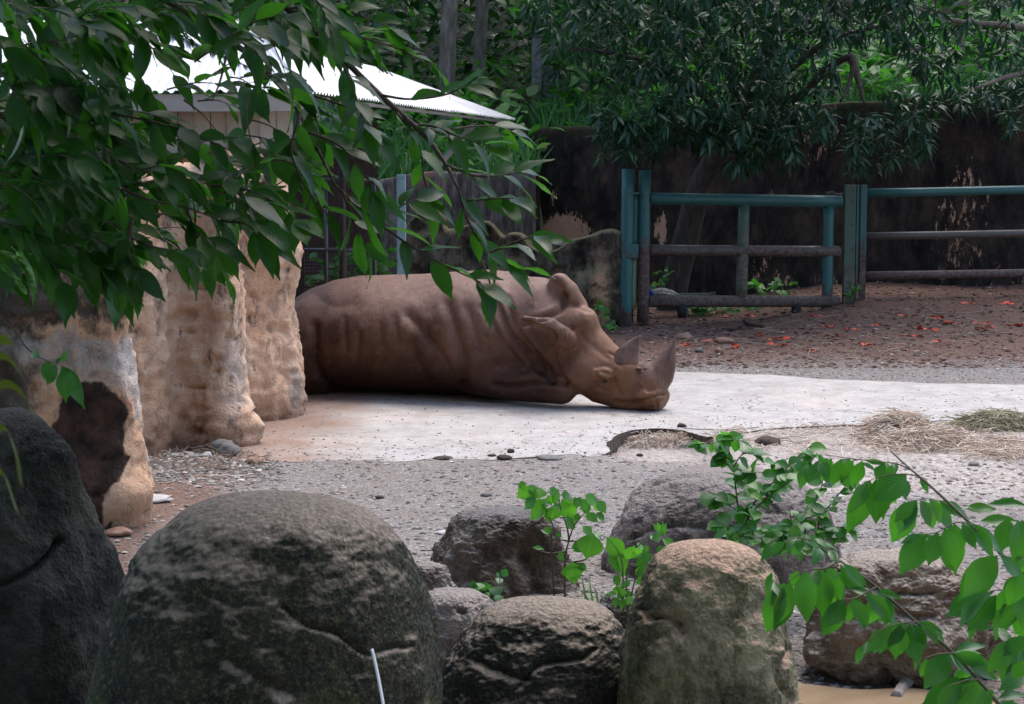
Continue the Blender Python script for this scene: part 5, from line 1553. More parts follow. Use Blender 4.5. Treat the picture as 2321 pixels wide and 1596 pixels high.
# ------------------------------------------------------------------ bank and wood behind the walls
bx = np.linspace(-22, 30, 150); by = np.r_[np.linspace(26.6, 40, 60), np.linspace(41, 90, 30)]
BX, BY = np.meshgrid(bx, by)
def bank_h(x, y):
    st_ = np.where(x > .35, 28.35, 26.75)
    edge = np.where(x > .35, 2.35 + .055 * np.clip(x, 0, 9), 1.75)
    z = edge + .20 * np.clip(y - st_, 0, 9) + .55 * np.clip(y - 38, 0, 60)
    z = np.where(y < st_, -.1, z)
    return z
BZ = bank_h(BX, BY) + .18 * fbm(np.stack([BX, BY, 0 * BX], -1) * .8, 4, 301) * (BY > 29)
km = MB('bank_soil', rough=.95); km.done(km.ramp(km.noise(4, 5, .6), [(.3, (.005, .008, .004)), (.7, (.014, .022, .008))]))
bank = mesh_obj('bank', np.stack([BX, BY, BZ], -1).reshape(-1, 3), grid_faces(len(by), len(bx)), km.m)
tag(bank, kind='structure', label='overgrown earth bank rising behind the walls')
LM_bg = leaf_mat('leaf_undergrowth', (.028, .11, .02), (.07, .24, .035), (.10, .42, .03), .45, .35, False)
LM_far = leaf_mat('leaf_woodland', (.008, .035, .014), (.022, .085, .024), (.04, .16, .02), .45, .25, False)
geoG = [leaf_geo(.07, .3, 4, .5, .1, 0, .1, 41), leaf_geo(.05, .3, 4, .25, .1, 0, .1, 42)]
geoF = [leaf_geo(.42, .42, 4, .2, .2, .02, .1, 43), leaf_geo(.55, .45, 4, .1, .1, .02, .1, 44)]
L1, L2, L3 = [], [], []
for k in range(5200):       # grass along the edge of the bank
    x = U(-5.5, 11); e = 28.45 if x > .35 else 26.85
    y = e + abs(rnd.gauss(0, 1.3))
    z = float(bank_h(np.array(x), np.array(y)))
    l = U(.25, .6)
    d = Vector((U(-.5, .5), U(-.6, .3), 1)).normalized()
    L1.append((leaf_M((x, y, z - .02), Vector((x, y, z)) + d * l, (U(-1, 1), -1, .4)), rnd.randrange(2)))
for k in range(900):        # broad weeds and ferns
    x = U(-7, 12); e = 28.6 if x > .35 else 27.0
    y = e + U(0, 7)
    z = float(bank_h(np.array(x), np.array(y))) + U(.05, 1.1)
    c = Vector((x, y, z))
    sz = U(.14, .34)
    tu, tv = px(c[:])
    if (985 < tu < 1120 and y < 31.8 and tv < 200) or (1195 < tu < 1235 and y < 31 and tv < 270): continue
    for j in range(8):
        d = Vector((U(-1, 1), U(-1, .5), U(-.35, .7))).normalized()
        b_ = c + Vector((U(-.25, .25), U(-.25, .25), U(-.2, .2)))
        L2.append((leaf_M(b_, b_ + d * sz, (U(-.4, .4), U(-.7, .3), 1)), rnd.randrange(2)))
for k in range(1500):       # thicket right behind the shed and low wall
    x, y = U(-9, 3.2), U(28.8, 36)
    c = Vector((x, y, float(bank_h(np.array(x), np.array(y))) + U(.2, 5.0)))
    tu, tv = px(c[:])
    if (975 < tu < 1130 and y < 31.8) or (1185 < tu < 1240 and y < 31.5 and tv > 60): continue
    sz = U(.16, .36)
    for j in range(7):
        d = Vector((U(-1, 1), U(-1, .6), U(-.8, .4))).normalized()
        b_ = c + Vector((U(-.4, .4), U(-.3, .3), U(-.4, .4)))
        (L2 if k % 3 == 0 else L3).append((leaf_M(b_, b_ + d * sz, (U(-.5, .5), U(-.5, .3), 1)), rnd.randrange(2)))
for k in range(3800):       # wood beyond
    y = U(33, 47); x = U(-16, 19) * y / 34
    z = U(2.0, 13.5)
    c = Vector((x, y, z))
    sz = U(.22, .5)
    for j in range(7):
        d = Vector((U(-1, 1), U(-1, .6), U(-.8, .4))).normalized()
        b_ = c + Vector((U(-.6, .6), U(-.4, .4), U(-.5, .5)))
        L3.append((leaf_M(b_, b_ + d * sz, (U(-.5, .5), U(-.5, .3), 1)), rnd.randrange(2)))
o = join_geo('bank_grass', geoG, L1, LM_bg, None); tag(o, 'long green grass along the top of the bank', 'grass')
o = join_geo('bank_undergrowth', geoF, L2, LM_bg, None); tag(o, 'broad-leaved weeds and ferns on the bank', 'undergrowth')
o = join_geo('woodland', geoF, L3, LM_far, None); tag(o, 'dense dark wood beyond the bank', 'woodland')

# ------------------------------------------------------------------ trees at the back
geoM = [leaf_geo(.24, .45, 5, .30, .3, .01, .1, 51), leaf_geo(.21, .45, 5, .5, .3, .01, .1, 52), leaf_geo(.26, .45, 5, .12, .25, .01, .1, 53)]
LM_back = leaf_mat('leaf_lychee', (.008, .032, .017), (.022, .072, .032), (.025, .12, .03), .36, .2, False, .3)
def rosette(pl, c, L, n, up=.2):
    a0 = U(0, 6.28)
    for j in range(n):
        a = a0 + j * 2.4
        e = U(-.95, .45)
        d = Vector((math.cos(a) * math.cos(e), math.sin(a) * math.cos(e), math.sin(e) - .15)).normalized()
        b_ = c + d * U(.01, .05) + Vector((0, 0, U(-.06, .06)))
        pl.leaf(b_, b_ + d * L * U(.75, 1.2), (U(-.3, .3), U(-.3, .3), 1), U(-.4, .4))
def crown_low(u): return np.interp(u, [1195, 1230, 1300, 1350, 1400, 1440, 1500, 1560, 1640, 1700, 1770, 1810, 1850, 1900, 1915, 2035, 2060, 2330],
                                   [110, 165, 190, 275, 340, 320, 290, 295, 320, 365, 345, 290, 240, 200, 100, 100, 130, 150])
bt = Plant('spreading_tree', at(1522, 705, 26.4), 'spreading dark-leaved tree whose leaning trunk rises behind the gate', 'tree', LM_back, barkd.m, geoM)
bt.stem([at(1516, 735, 26.4), at(1530, 640, 26.4), at(1556, 540, 26.3), at(1575, 460, 26.2), at(1602, 390, 26.0), at(1655, 310, 25.6), at(1710, 200, 25.3), at(1760, 60, 25.0)], .21, .12, 24, 'trunk', 14)
for pts in ([(1655, 310), (1600, 220), (1480, 150), (1380, 120), (1290, 110)], [(1680, 260), (1640, 120), (1560, 20), (1450, -40)], [(1710, 200), (1800, 150), (1880, 90), (1990, 60)], [(1700, 230), (1810, 220), (1870, 160), (1930, 130), (1925, 190), (1905, 230)], [(1930, 130), (1945, 180), (1960, 235)]):
    bt.stem(pxs(pts, 25.3, 23.5), .07, .018, 16, 'branch', 8)
for (pts, r) in (([(1820, 230), (1800, 250), (1780, 275)], .010), ([(1895, 25), (1925, 45), (1940, 75)], .012), ([(2090, 215), (2072, 255), (2063, 282)], .012), ([(1990, 315), (1978, 340)], .010)):
    bt.stem(pxs(pts, 22.4, 22.4), r, r * .6, 8, 'twig', 5)
k = 0
while k < 1300:
    u, v = U(1195, 2060), U(-330, 385)
    lo = crown_low(u)
    if v > lo: continue
    if u < 1245 and v > 45: continue
    # see-through gaps
    if 1225 < u < 1490 and 165 < v < 262 and U(0, 1) < .72: continue
    if 1900 < u < 2045 and 95 < v < 240: continue
    k += 1
    D = U(22.3, 26.8) if v < 260 else U(22.3, 24.5)
    rosette(bt, at(u, v, D), .185, 11)
for (u0, u1, v0, v1, n) in ((1355, 1490, 255, 355, 40), (1640, 1810, 280, 375, 40), (1930, 2050, 255, 385, 26), (2050, 2130, 250, 350, 16), (1480, 1650, 240, 325, 40), (1800, 1900, 200, 300, 16), (1860, 1960, 240, 330, 10)):
    for j in range(n):
        rosette(bt, at(U(u0, u1), U(v0, v1), U(22.2, 24)), .185, 11)
bt.finish(300)
bt2 = Plant('dense_tree', (8.6, 25.6, .2), 'dense almost black-green tree overhanging the right end of the wall', 'tree', LM_back, barkg.m, geoM)
bt2.stem([(8.6, 25.6, 0), (8.5, 25.5, 2.5), (8.0, 25.2, 4.5), (7.2, 24.8, 6.5)], .22, .12, 16, 'trunk', 12)
for pts in ([(2420, 100), (2300, 60), (2180, 50), (2080, 20)], [(2420, 150), (2300, 170), (2210, 200)]):
    bt2.stem(pxs(pts, 25, 23.5), .06, .015, 12, 'branch', 8)
k = 0
while k < 330:
    u, v = U(2030, 2480), U(-330, 340)
    if v > np.interp(u, [2030, 2090, 2150, 2200, 2250, 2330], [110, 175, 190, 180, 250, 330]): continue
    if 2180 < u < 2240 and 120 < v < 190 and U(0, 1) < .8: continue
    k += 1
    rosette(bt2, at(u, v, U(22.3, 25.5)), .19, 11)
for j in range(60):
    u = U(2010, 2400)
    rosette(bt2, at(u, np.interp(u, [2010, 2330], [225, 185]) + U(-25, 40), U(25.2, 26.4)), .19, 11)
bt2.finish(300)
for (u0, u1, w0, D, lab) in ((1020, 1012, 20, 30.0, 'straight mossy grey trunk beyond the shed roof, thicker of two'), (1094, 1085, 16, 31.0, 'pale peeling trunk beside the thicker one behind the bank grass')):
    t = Plant('forest_tree', at(u1, 380, D), lab, 'tree', LM_far, barkg.m, geoF, 'trunks behind the bank')
    t.stem([at(u1 - 2, 480, D), at(u1, 280, D), at((u0 + u1) / 2 - 3, 140, D), at(u0, 0, D), at(u0 + 8, -250, D + .3), at(u0, -600, D + .6)], w0 / 140 * 1.05, w0 / 140 * .8, 24, 'trunk', 14)
    top = at(u0, -650, D + .6)
    for k in range(160):
        c = top + Vector((rnd.gauss(0, 1.6), rnd.gauss(0, 1.6), rnd.gauss(.6, 1.0)))
        for j in range(6):
            d = Vector((U(-1, 1), U(-1, 1), U(-.8, .3))).normalized()
            t.leaf(c + d * .05, c + d * U(.2, .4), (0, 0, 1))
    t.finish(0, 'crown')
# ================================================================== loose things on the ground
_gx0, _gy0 = -5.5, 4.0
_ix = np.searchsorted(gx, _gx0 - 1e-6); _iy = np.searchsorted(gy, _gy0 - 1e-6)
def zat(x, y):
    i = min(max((x - _gx0) / .065, 0), 214); j = min(max((y - _gy0) / .065, 0), 383)
    a, b = int(i), int(j); f, g = i - a, j - b
    a += _ix; b += _iy
    return float((GZ[b, a] * (1 - f) + GZ[b, a + 1] * f) * (1 - g) + (GZ[b + 1, a] * (1 - f) + GZ[b + 1, a + 1] * f) * g)
def on_pad(x, y): return y > float(pad_near_y(x)) - .03 and y < 17.6 and x > -2.4
def drop(u, v, z=0.0):
    p = gnd(u, v, 0.0)
    if on_pad(p.x, p.y): return p
    a = gnd(u, v, .6); b = gnd(u, v, -.15)
    for k in range(120):                      # first meeting of the sight line with the ground
        q = a.lerp(b, k / 119)
        if q.y > 28.5 or q.z <= zat(q.x, q.y):
            break
    q.z = zat(q.x, q.y)
    return q
# pebbles
pbm = MB('pebble', rough=.8)
isl = pbm.n('ShaderNodeNewGeometry').outputs['Random Per Island']
pbm.done(pbm.ramp(isl, [(0, (.06, .055, .052)), (.35, (.14, .13, .12)), (.6, (.22, .20, .185)), (.8, (.32, .285, .255)), (.92, (.20, .12, .085)), (1, (.55, .53, .50))]))
oct_V = np.array([(1, 0, 0), (-.8, .3, .1), (0, 1, .1), (.1, -.9, 0), (.1, .1, .7), (0, 0, -.4), (.7, .7, .3), (-.6, -.6, .35)], float)
bm = bmesh.new()
for p in oct_V: bm.verts.new(p)
bmesh.ops.convex_hull(bm, input=bm.verts[:])
bm.verts.index_update()
peb_V = np.array([v.co[:] for v in bm.verts]); peb_F = np.array([[v.index for v in f.verts] for f in bm.faces]); bm.free()
def scatter_pebbles(name, n, region, smin_, smax_, mat, keep=None):
    Vs, Fs, o = [], [], 0
    k = 0
    xs_, ys_ = [], []
    while k < n:
        u = rng.uniform(region[0], region[2], 4000); v = rng.uniform(region[1], region[3], 4000)
        P = np.array([gnd(a, b)[:] for a, b in zip(u, v)])
        ok = ~((P[:, 1] > pad_near_y(P[:, 0]) - .02) & (P[:, 1] < 17.5))
        if keep is not None: ok &= keep(u, v, P)
        P = P[ok][:n - k]
        xs_.append(P); k += len(P)
    P = np.vstack(xs_)
    z = gh(P[:, 0], P[:, 1])
    n = len(P)
    s = smin_ + (smax_ - smin_) * rng.random(n) ** 4
    a = rng.uniform(0, 6.28, n); ca, sa = np.cos(a), np.sin(a)
    sc = np.stack([s * rng.uniform(.8, 1.5, n), s * rng.uniform(.7, 1.2, n), s * rng.uniform(.45, .8, n)], -1)
    L = peb_V[None] * sc[:, None]
    Wx = L[..., 0] * ca[:, None] - L[..., 1] * sa[:, None]
    Wy = L[..., 0] * sa[:, None] + L[..., 1] * ca[:, None]
    V = np.stack([Wx + P[:, None, 0], Wy + P[:, None, 1], L[..., 2] + z[:, None] + sc[:, None, 2] * .15], -1).reshape(-1, 3)
    F = (peb_F[None] + (np.arange(n) * len(peb_V))[:, None, None]).reshape(-1, 3)
    ob = bpy.data.objects.new(name, mesh_data(name, V, F, mat, False))
    link(ob)
    return tag(ob, None, None, None, 'stuff')
o = scatter_pebbles('gravel', 30000, (200, 1030, 2400, 1600), .004, .022, pbm.m); o['label'] = 'grey loose gravel between the boulders and the pad'
o = scatter_pebbles('far_gravel', 5000, (1380, 800, 2400, 880), .006, .020, pbm.m); o['label'] = 'loose grit on the earth before the gate'
clodm = MB('earth_clod', rough=.95); clodm.done(clodm.ramp(clodm.n('ShaderNodeNewGeometry').outputs['Random Per Island'], [(0, (.05, .027, .02)), (.6, (.13, .075, .055)), (.9, (.20, .135, .105)), (1, (.33, .28, .24))]))
o = scatter_pebbles('earth_crumbs', 9000, (1380, 690, 2400, 830), .006, .040, clodm.m); o['label'] = 'crumbled red-brown earth clods before the gate'
o = scatter_pebbles('wall_foot_rubble', 2600, (290, 985, 640, 1110), .006, .030, pbm.m, lambda u, v, P: np.abs(v - (1085 - .16 * (u - 300))) < 55 * rng.random(len(u)) + 8)
o['label'] = 'stony rubble along the foot of the rock wall'
def pad_grit(n):
    k, out = 0, []
    while k < n:
        u = rng.uniform(560, 2330, 3000); v = rng.uniform(880, 1050, 3000)
        Q = np.array([gnd(a, b)[:] for a, b in zip(u, v)])
        dd = Q[:, 1] - pad_near_y(Q[:, 0])
        ok = (dd > .0) & (rng.random(3000) < np.exp(-dd / .45) + .10) & (Q[:, 0] > -1.9)
        out.append(Q[ok]); k += ok.sum()
    Q = np.vstack(out)[:n]
    n = len(Q)
    s = .003 + .010 * rng.random(n) ** 4
    a = rng.uniform(0, 6.28, n); ca, sa = np.cos(a), np.sin(a)
    L = peb_V[None] * np.stack([s * 1.3, s, s * .6], -1)[:, None]
    V = np.stack([L[..., 0] * ca[:, None] - L[..., 1] * sa[:, None] + Q[:, None, 0], L[..., 0] * sa[:, None] + L[..., 1] * ca[:, None] + Q[:, None, 1], L[..., 2] + s[:, None] * .2], -1).reshape(-1, 3)
    F = (peb_F[None] + (np.arange(n) * len(peb_V))[:, None, None]).reshape(-1, 3)
    ob = link(bpy.data.objects.new('pad_grit', mesh_data('pad_grit', V, F, pbm.m, False)))
    tag(ob, 'loose grit scattered over the pale pad', None, None, 'stuff')
pad_grit(2200)
# single stones and clods that stand out
clod = MB('clod', rough=.9); clod.done((.05, .032, .024), clod.bump(clod.noise(60, 3, .6), .6, .01))
pale_s = MB('pale_stone', rough=.8); b = pale_s.noise(20, 4, .6); pale_s.done(pale_s.ramp(b, [(.3, (.30, .29, .28)), (.7, (.50, .48, .46))]), pale_s.bump(b, .5, .01))
grey_s = MB('grey_stone', rough=.8); b = grey_s.noise(20, 4, .6); grey_s.done(grey_s.ramp(b, [(.3, (.09, .085, .08)), (.7, (.20, .185, .17))]), grey_s.bump(b, .5, .01))
red_s = MB('reddish_stone', rough=.8); b = red_s.noise(20, 4, .6); red_s.done(red_s.ramp(b, [(.3, (.16, .085, .055)), (.7, (.30, .18, .13))]), red_s.bump(b, .5, .01))
def stone(u, v, wpx, hpx, mat, label, name='stone', cat='stone', seed=0, group=None, flat=.9):
    p = drop(u, v)
    sc = FPX / p.y
    Vi, Fi = ico(3)
    R = 1 + .28 * fbm(Vi * 1.3 + seed * 7.1, 3, seed) + .10 * fbm(Vi * 4 + seed, 3, seed + 1)
    V = Vi * R[:, None] * np.array([wpx / 2 / sc, wpx * flat / 2 / sc, hpx * .62 / sc])
    V[:, 2] = np.maximum(V[:, 2], -hpx * .25 / sc)
    V = V + np.array([p.x, p.y, p.z + hpx * .22 / sc])
    return based(name, V, Fi, mat, label, cat, group)
STONES = [(322, 1052, 34, 26, pale_s.m, 'pale grey wedge stone beside the rock pillar edge'), (520, 1032, 55, 32, grey_s.m, 'dark knobbly stone at the buttress foot'), (505, 1018, 60, 26, grey_s.m, 'rounded grey stone tucked under the buttress foot'),
          (575, 1052, 44, 16, red_s.m, 'flat brown stone at the pad corner near the wall'), (470, 1038, 26, 16, pale_s.m, 'small cream stone among the rubble below the buttress'), (1585, 800, 20, 13, grey_s.m, 'small grey stone in front of the horn tip on the earth'), (1628, 800, 18, 13, red_s.m, 'small brown stone beside the grey one on the earth'),
          (2207, 1057, 28, 11, grey_s.m, 'dark flat stone on bare ground right of the hay'), (1104, 1127, 26, 11, grey_s.m, 'dark chip of stone on the gravel before the dark boulder'), (1245, 1043, 56, 12, grey_s.m, 'flat brown stone at the pad edge near the broken scoop'),
          (1740, 1008, 62, 22, clod.m, 'dark earth clod on the straw behind the shrub top'), (1640, 1012, 22, 12, clod.m, 'small dark clod left of the earth clod behind the shrub'), (1545, 968, 22, 10, clod.m, 'stone chip lying inside the broken scoop of the pad'), (1550, 770, 40, 16, red_s.m, 'flat reddish stone between rhino horns and gate'),
          (1640, 778, 46, 16, red_s.m, 'low brown stone on the earth right of the front horn'), (345, 1136, 90, 14, pale_s.m, 'flat pale slab stone sunk in the gravel near the pillar'), (268, 1215, 60, 18, red_s.m, 'reddish flat rock lip at the foot of the rock pillar'), (1008, 1212, 44, 10, pale_s.m, 'white flat chip of rock left of the dark angular boulder')]
for i, (u, v, w, h_, m_, lab) in enumerate(STONES):
    stone(u, v, w, h_, m_, lab, seed=i + 3)
for i, (u, v, w, h_) in enumerate(((1158, 1026, 18, 12), (1143, 1040, 34, 11), (1115, 1034, 20, 6), (1004, 1042, 42, 9), (860, 1130, 22, 8), (1450, 1035, 16, 8))):
    stone(u, v, w, h_, clod.m, 'dark dung lump dropped near the front edge of the pad', 'dung_lump', 'dung', 40 + i, 'dung lumps along the pad edge')
# sticks
def stick(pts, r, mat, name, label, cat, group=None, lift=.012):
    P = [drop(u, v) + Vector((0, 0, lift)) for u, v in pts]
    V, F = tube([Vector(p) for p in spline(P, 8 + 4 * len(P))], r, 6)
    return based(name, np.array([tuple(v) for v in V]), F, mat, label, cat, group)
strw = MB('dry_straw', rough=.7); isl = strw.n('ShaderNodeNewGeometry').outputs['Random Per Island']
strw.done(strw.ramp(isl, [(0, (.28, .17, .11)), (.35, (.46, .34, .25)), (.7, (.62, .51, .41)), (1, (.78, .70, .60))]))
stickm = MB('dry_stick', rough=.8); stickm.done(stickm.ramp(stickm.noise(20, 4, .6), [(.3, (.16, .11, .08)), (.7, (.36, .28, .22))]))
stick([(1640, 776), (1700, 780), (1760, 788)], 0.0056, stickm.m, 'stick', 'long pale stick lying below the left gate wheel', 'stick')
stick([(2085, 690), (2120, 712), (2135, 716)], .0065, stickm.m, 'stick', 'bent pale stick on the earth bank by the rail fence', 'stick')
stick([(2000, 775), (2110, 765), (2220, 760)], 0.0049, stickm.m, 'stick', 'straight dry stalk on red earth below the rail fence', 'stick')
stick([(2120, 712), (2170, 714), (2225, 713)], 0.0049, stickm.m, 'stick', 'thin dry stalk crossing the bent pale stick', 'stick')
stick([(2225, 762), (2300, 757)], 0.0063, stickm.m, 'stick', 'short straw-coloured stalk on red earth by the right rails', 'stick')
stick([(1685, 732), (1700, 741), (1728, 745)], .022, clod.m, 'bark_strip', 'curled dark bark strip on the earth before the gate', 'bark', None, .03)
stick([(1640, 750), (1660, 752), (1680, 744)], .018, clod.m, 'bark_strip', 'short dark bark piece left of the curled strip', 'bark', None, .02)
stick([(975, 911), (1060, 917), (1160, 921)], 0.0049, stickm.m, 'stick', 'thin whitish cane lying along the rhino belly', 'stick')
stick([(1550, 975), (1640, 978), (1720, 972)], 0.0042, stickm.m, 'stick', 'thin stalk on the pad behind the straw', 'stick')
p0 = drop(2050, 1575)
lg = MB('grey_log', rough=.85); b = lg.noise(15, 5, .6); lg.done(lg.ramp(b, [(.3, (.12, .10, .09)), (.7, (.36, .31, .28))]), lg.bump(b, .6, .01))
stick([(2072, 1550), (2048, 1575), (2030, 1600)], .026, lg.m, 'log', 'short grey driftwood piece at the puddle edge', 'log', None, .03)
stick([(560, 1000), (500, 1030), (470, 1022), (430, 1028)], .013, clod.m, 'root', 'dark bent root at the buttress foot', 'root', None, .03)
# straw and hay
def straw_pile(name, label, u, v, ru, rv, hgt, n, mat, seed, lmin=.12, lmax=.34, kind=None):
    rr = random.Random(seed)
    parts = []
    for k in range(n):
        a = rr.uniform(0, 6.28); q = rr.random() ** .75 * rr.choice((.8, 1, 1.25)) if kind is None else math.sqrt(rr.random())
        p = drop(u + ru * q * math.cos(a), v + rv * q * math.sin(a))
        z0 = hgt * max(0, 1 - q * q) * (.35 + .65 * rr.random()) + .006
        L = rr.uniform(lmin, lmax); h2 = rr.uniform(0, 6.28); e = rr.uniform(-.25, .25)
        d = Vector((math.cos(h2) * math.cos(e), math.sin(h2) * math.cos(e), math.sin(e))) * L / 2
        c = p + Vector((0, 0, z0 + abs(d.z) * .6))
        m_ = c + Vector((rr.uniform(-.03, .03), rr.uniform(-.03, .03), rr.uniform(.0, .035)))
        parts.append(tube([c - d, m_, c + d], .0024, 3, False))
    V, F = merge(parts)
    V = np.array([tuple(x) for x in V])
    return based(name, V, F, mat, label, 'hay', None, True, None, None, kind)
olive = MB('green_hay', rough=.8); isl = olive.n('ShaderNodeNewGeometry').outputs['Random Per Island']
olive.done(olive.ramp(isl, [(0, (.14, .12, .065)), (.5, (.30, .26, .16)), (1, (.52, .46, .32))]))
straw_pile('hay_heap', 'reddish straw heap piled on the ground behind the shrub', 2035, 990, 75, 15, .16, 1400, strw.m, 1)
straw_pile('hay_heap', 'low straw heap with rusty stems in front of the taller heap', 2090, 1010, 105, 14, .09, 1100, strw.m, 2)
straw_pile('hay_heap', 'green-tinged hay clump on the pad edge at the far right', 2260, 968, 90, 11, .09, 1000, olive.m, 3)
straw_pile('hay_heap', 'flattened straw spread right of the straw heaps', 2270, 1025, 90, 22, .03, 380, strw.m, 4)
o = straw_pile('straw_litter', 'thin straw litter strewn over the tan ground', 1950, 1000, 420, 34, .012, 600, strw.m, 5, .06, .22, 'stuff')
o = straw_pile('scoop_litter', 'dry grass bits in the broken scoop of the pad', 1490, 1005, 95, 16, .01, 260, strw.m, 6, .05, .16, 'stuff')
o = straw_pile('leaf_litter', 'dry stems and litter along the rock wall foot', 470, 1045, 150, 26, .015, 260, stickm.m, 7, .03, .12, 'stuff')
o = straw_pile('earth_litter', 'dry twigs littering the red earth before the gate', 1900, 765, 460, 55, .01, 260, olive.m, 8, .06, .3, 'stuff')
# fallen red blossoms
rd = MB('red_petal', rough=.5)
rd.done(rd.ramp(rd.n('ShaderNodeObjectInfo').outputs['Random'], [(0, (.62, .035, .018)), (1, (.80, .10, .03))]))
FL = [(1745, 720), (1722, 762), (1776, 772), (1771, 783), (1842, 800), (1662, 786), (1954, 786), (2140, 776), (2222, 750), (2068, 766), (2245, 745), (2050, 720), (2128, 724), (1852, 718), (1882, 745), (1640, 722), (1590, 716), (1688, 720), (1605, 780), (2236, 738), (2160, 735), (2280, 692), (2200, 690), (1930, 748), (1900, 765), (2300, 742), (1745, 775), (1550, 782), (2100, 750), (1986, 740)]
Vpet, Fpet, _ = leaf_geo(.55, .55, 4, .25, .3, 0, .05, 61)
pet_me = mesh_data('petal', Vpet, Fpet, rd.m, True)
rr = random.Random(3)
for (u, v) in FL:
    p = drop(u + rr.uniform(-3, 3), v + rr.uniform(-2, 2))
    t = thing('fallen_blossom', p, 'red blossom fallen on the earth in front of the gate', 'blossom', 'red blossoms fallen on the earth')
    for j in range(rr.choice((4, 5, 6))):
        a = rr.uniform(0, 6.28); l = rr.uniform(.06, .105)
        c = p + Vector((rr.uniform(-.08, .08), rr.uniform(-.08, .08), .012))
        d = Vector((math.cos(a), math.sin(a), rr.uniform(0, .5))).normalized() * l
        o = bpy.data.objects.new('petal', pet_me)
        COL.objects.link(o); o.parent = t
        o.matrix_local = Matrix.Translation(-p) @ leaf_M(c, c + d, (0, 0, 1), rr.uniform(-.6, .6))
# taut wire in front of the dome boulder
wmx = MB('white_cable', rough=.4); wmx.done((.62, .62, .64))
P = [at(843, 1472, 4.60), at(850, 1500, 4.58), at(862, 1560, 4.54), at(872, 1620, 4.5), at(890, 1760, 4.45)]
V, F = tube([Vector(p) for p in spline(P, 16)], .0042, 8)
based('cable', np.array([tuple(v) for v in V]), F, wmx.m, 'thin white cable hanging down the face of the dome boulder', 'cable')
# bird droppings / snail left out; low plants by the gate
for i, (u0, u1, v0, v1, D, n, lab) in enumerate(((1690, 1800, 640, 690, 26.2, 26, 'green weed patch seen through the gate under its middle rail'), (1480, 1520, 610, 660, 26.0, 10, 'small weed behind the gate end post'), (1355, 1378, 690, 720, 22.6, 8, 'small weed growing on the orange streak of the parapet'), (1372, 1392, 735, 748, 22.2, 8, 'tiny weed at the foot of the parapet'), (1925, 1950, 640, 690, 24.1, 9, 'creeper at the foot of the beam post'), (1560, 1860, 695, 716, 25.3, 60, 'grey-green ground weeds showing under the gate'), (2000, 2330, 668, 690, 26.2, 50, 'dark weeds along the wall behind the rail fence'), (690, 900, 560, 650, 20.5, 50, 'dim green plants in the gloom behind the rhino rump'))):
    c = at((u0 + u1) / 2, v1, D)
    w = Plant('weed', c, lab, 'weed', LM_bg, stemg.m, geoD, 'weeds around the gate and walls')
    for k in range(n):
        p = at(U(u0, u1), U(v0, v1), D + U(-.3, .3))
        for j in range(3):
            d = Vector((U(-1, 1), U(-.8, .4), U(-.3, .6))).normalized()
            w.leaf(p, p + d * U(.05, .10) * (1.6 if n > 25 else 1), (U(-.3, .3), U(-.7, 0), 1), U(-.4, .4))
    w.finish(60)
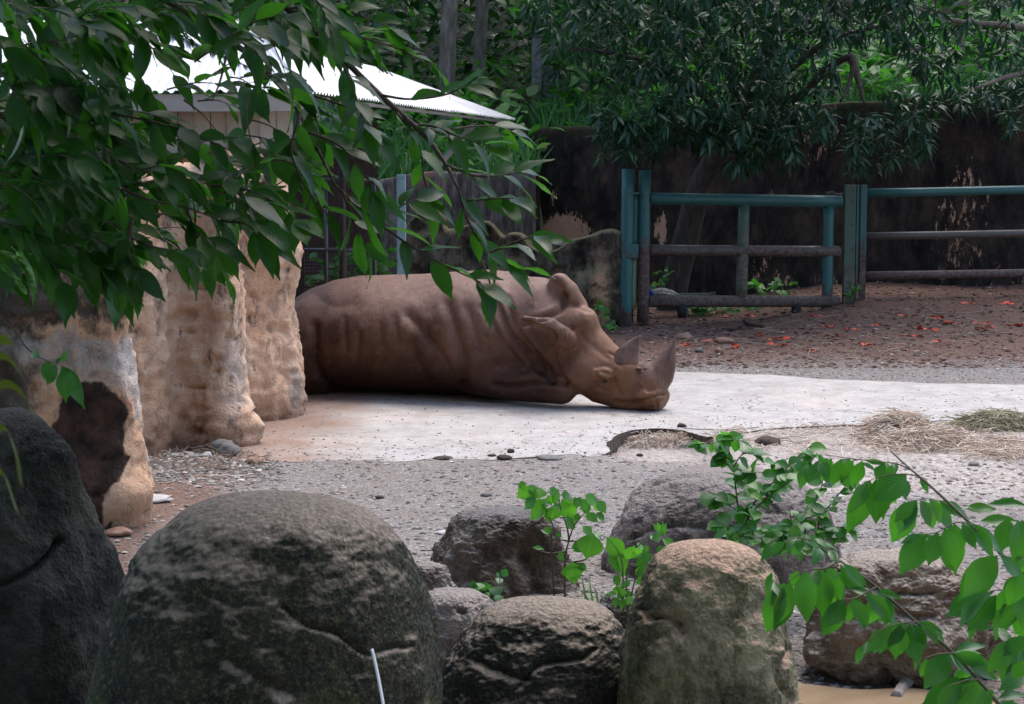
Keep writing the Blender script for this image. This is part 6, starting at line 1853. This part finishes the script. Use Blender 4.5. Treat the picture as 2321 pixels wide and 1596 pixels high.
# ================================================================== peafowl
blue = MB('peafowl_blue', rough=.35); blue.done((.008, .045, .30))
bar = MB('peafowl_barred', rough=.6)
b = bar.noise(45, 4, .7, bar.pos((1, 1, 2.2)))
bar.done(bar.ramp(b, [(.42, (.06, .05, .045)), (.52, (.30, .27, .23)), (.6, (.45, .42, .38))], 'LINEAR'))
dkf = MB('peafowl_dark', rough=.6); dkf.done((.02, .024, .022))
grn = MB('peafowl_green', rough=.4); grn.done((.02, .09, .06))
def skinmesh(pts, rad, n=12, flat=1.0):
    P = spline([tuple(p) + (r,) for p, r in zip(pts, rad)], 22)
    return tube([Vector(p[:3]) for p in P], [max(p[3], .002) for p in P], n, True, flat)
def peafowl(u, v, D, s, lab):
    """head to the left, tail to the right; base at the feet"""
    c = at(u, v, D)
    t = thing('peafowl', c, lab, 'bird', 'peafowl in the enclosure')
    X = lambda x, z, y=0: c + Vector((x * s, y * s, z * s))
    V, F = skinmesh([X(-.16, .16), X(-.13, .17), X(-.02, .16), X(.12, .15), X(.24, .14), X(.30, .14)], [.02 * s, .07 * s, .105 * s, .09 * s, .045 * s, .01 * s], 14)
    mesh_obj('body', V, F, bar.m, t)
    V, F = skinmesh([X(-.08, .13), X(-.14, .16), X(-.19, .20), X(-.215, .25), X(-.225, .28), X(-.25, .285), X(-.268, .28)], [.075 * s, .062 * s, .042 * s, .03 * s, .034 * s, .026 * s, .006 * s], 12)
    nk = mesh_obj('neck', V, F, blue.m, t)
    V, F = skinmesh([X(-.262, .282), X(-.30, .272)], [.011 * s, .002 * s], 8); sub_obj('beak', V, F, dkf.m, nk)
    for k in range(5):
        V, F = tube([X(-.228, .305), X(-.228 + (k - 2) * .014, .355)], .0035 * s, 4); sub_obj('crest_feather', V, F, grn.m, nk)
    for k in range(9):
        V, F = skinmesh([X(.18, .16, (k - 4) * .012), X(.45, .17 - .012 * abs(k - 4), (k - 4) * .03), X(.85, .15 + .02 * (k % 3), (k - 4) * .05)], [.02 * s, .028 * s, .006 * s], 6, .4)
        mesh_obj('tail_feather', V, F, dkf.m if k % 2 else grn.m, t)
    for sd_ in (-1, 1):
        V, F = skinmesh([X(-.08, .18, sd_ * .075), X(.05, .17, sd_ * .10), X(.22, .14, sd_ * .07)], [.03 * s, .055 * s, .01 * s], 10, .5); mesh_obj('wing', V, F, bar.m, t)
        V, F = tube([X(.02, .08, sd_ * .03), X(.03, -.02, sd_ * .03)], .012 * s, 6); mesh_obj('leg', V, F, dkf.m, t)
peafowl(1252, 578, 24.05, .82, 'blue-necked barred peafowl resting on the mossy rock parapet')
peafowl(1500, 690, 25.0, .85, 'dark peafowl with blue breast standing behind the gate end post')
# ================================================================== unseen trees added behind the camera to block front sky light
LM_block = leaf_mat('leaf_block_tree', (.012, .045, .016), (.025, .085, .025), (.05, .2, .02), .45, .25, False)
for (x, y, r, zc, n, lab) in ((-4.6, -3.0, 4.6, 7.6, 2300, 'unseen broad tree added left behind the camera to block sky light'), (4.6, -3.6, 4.6, 7.8, 2300, 'unseen broad tree added right behind the camera to block sky light'), (-.3, -8.5, 5.0, 7.6, 2600, 'unseen tree added straight behind the camera to block sky light')):
    t = Plant('sky_block_tree', (x, y, -.02), lab, 'tree', LM_block, barkg.m, geoF, 'unseen trees added to block sky light')
    t.stem([(x, y, -.1), (x + .1, y, 2), (x, y + .1, 4), (x + .2, y, zc)], .26, .14, 10, 'trunk', 12)
    for k in range(6):
        a = k * 1.05
        t.stem([(x, y, 3.6), (x + r * .4 * math.cos(a), y + r * .4 * math.sin(a), 5.2), (x + r * .8 * math.cos(a), y + r * .8 * math.sin(a), zc)], .09, .02, 8, 'branch', 7)
    for k in range(n):
        while True:
            q = Vector((U(-1, 1), U(-1, 1), U(-1, 1)))
            if q.length < 1: break
        c = Vector((x, y, zc)) + Vector((q.x * r, q.y * r, q.z * r))
        if c.z < 3.0: continue
        for j in range(3):
            d = Vector((U(-1, 1), U(-1, 1), U(-.8, .3))).normalized()
            t.leaf(c, c + d * U(.3, .55), (U(-.4, .4), U(-.4, .4), 1))
    t.finish(0, 'crown')
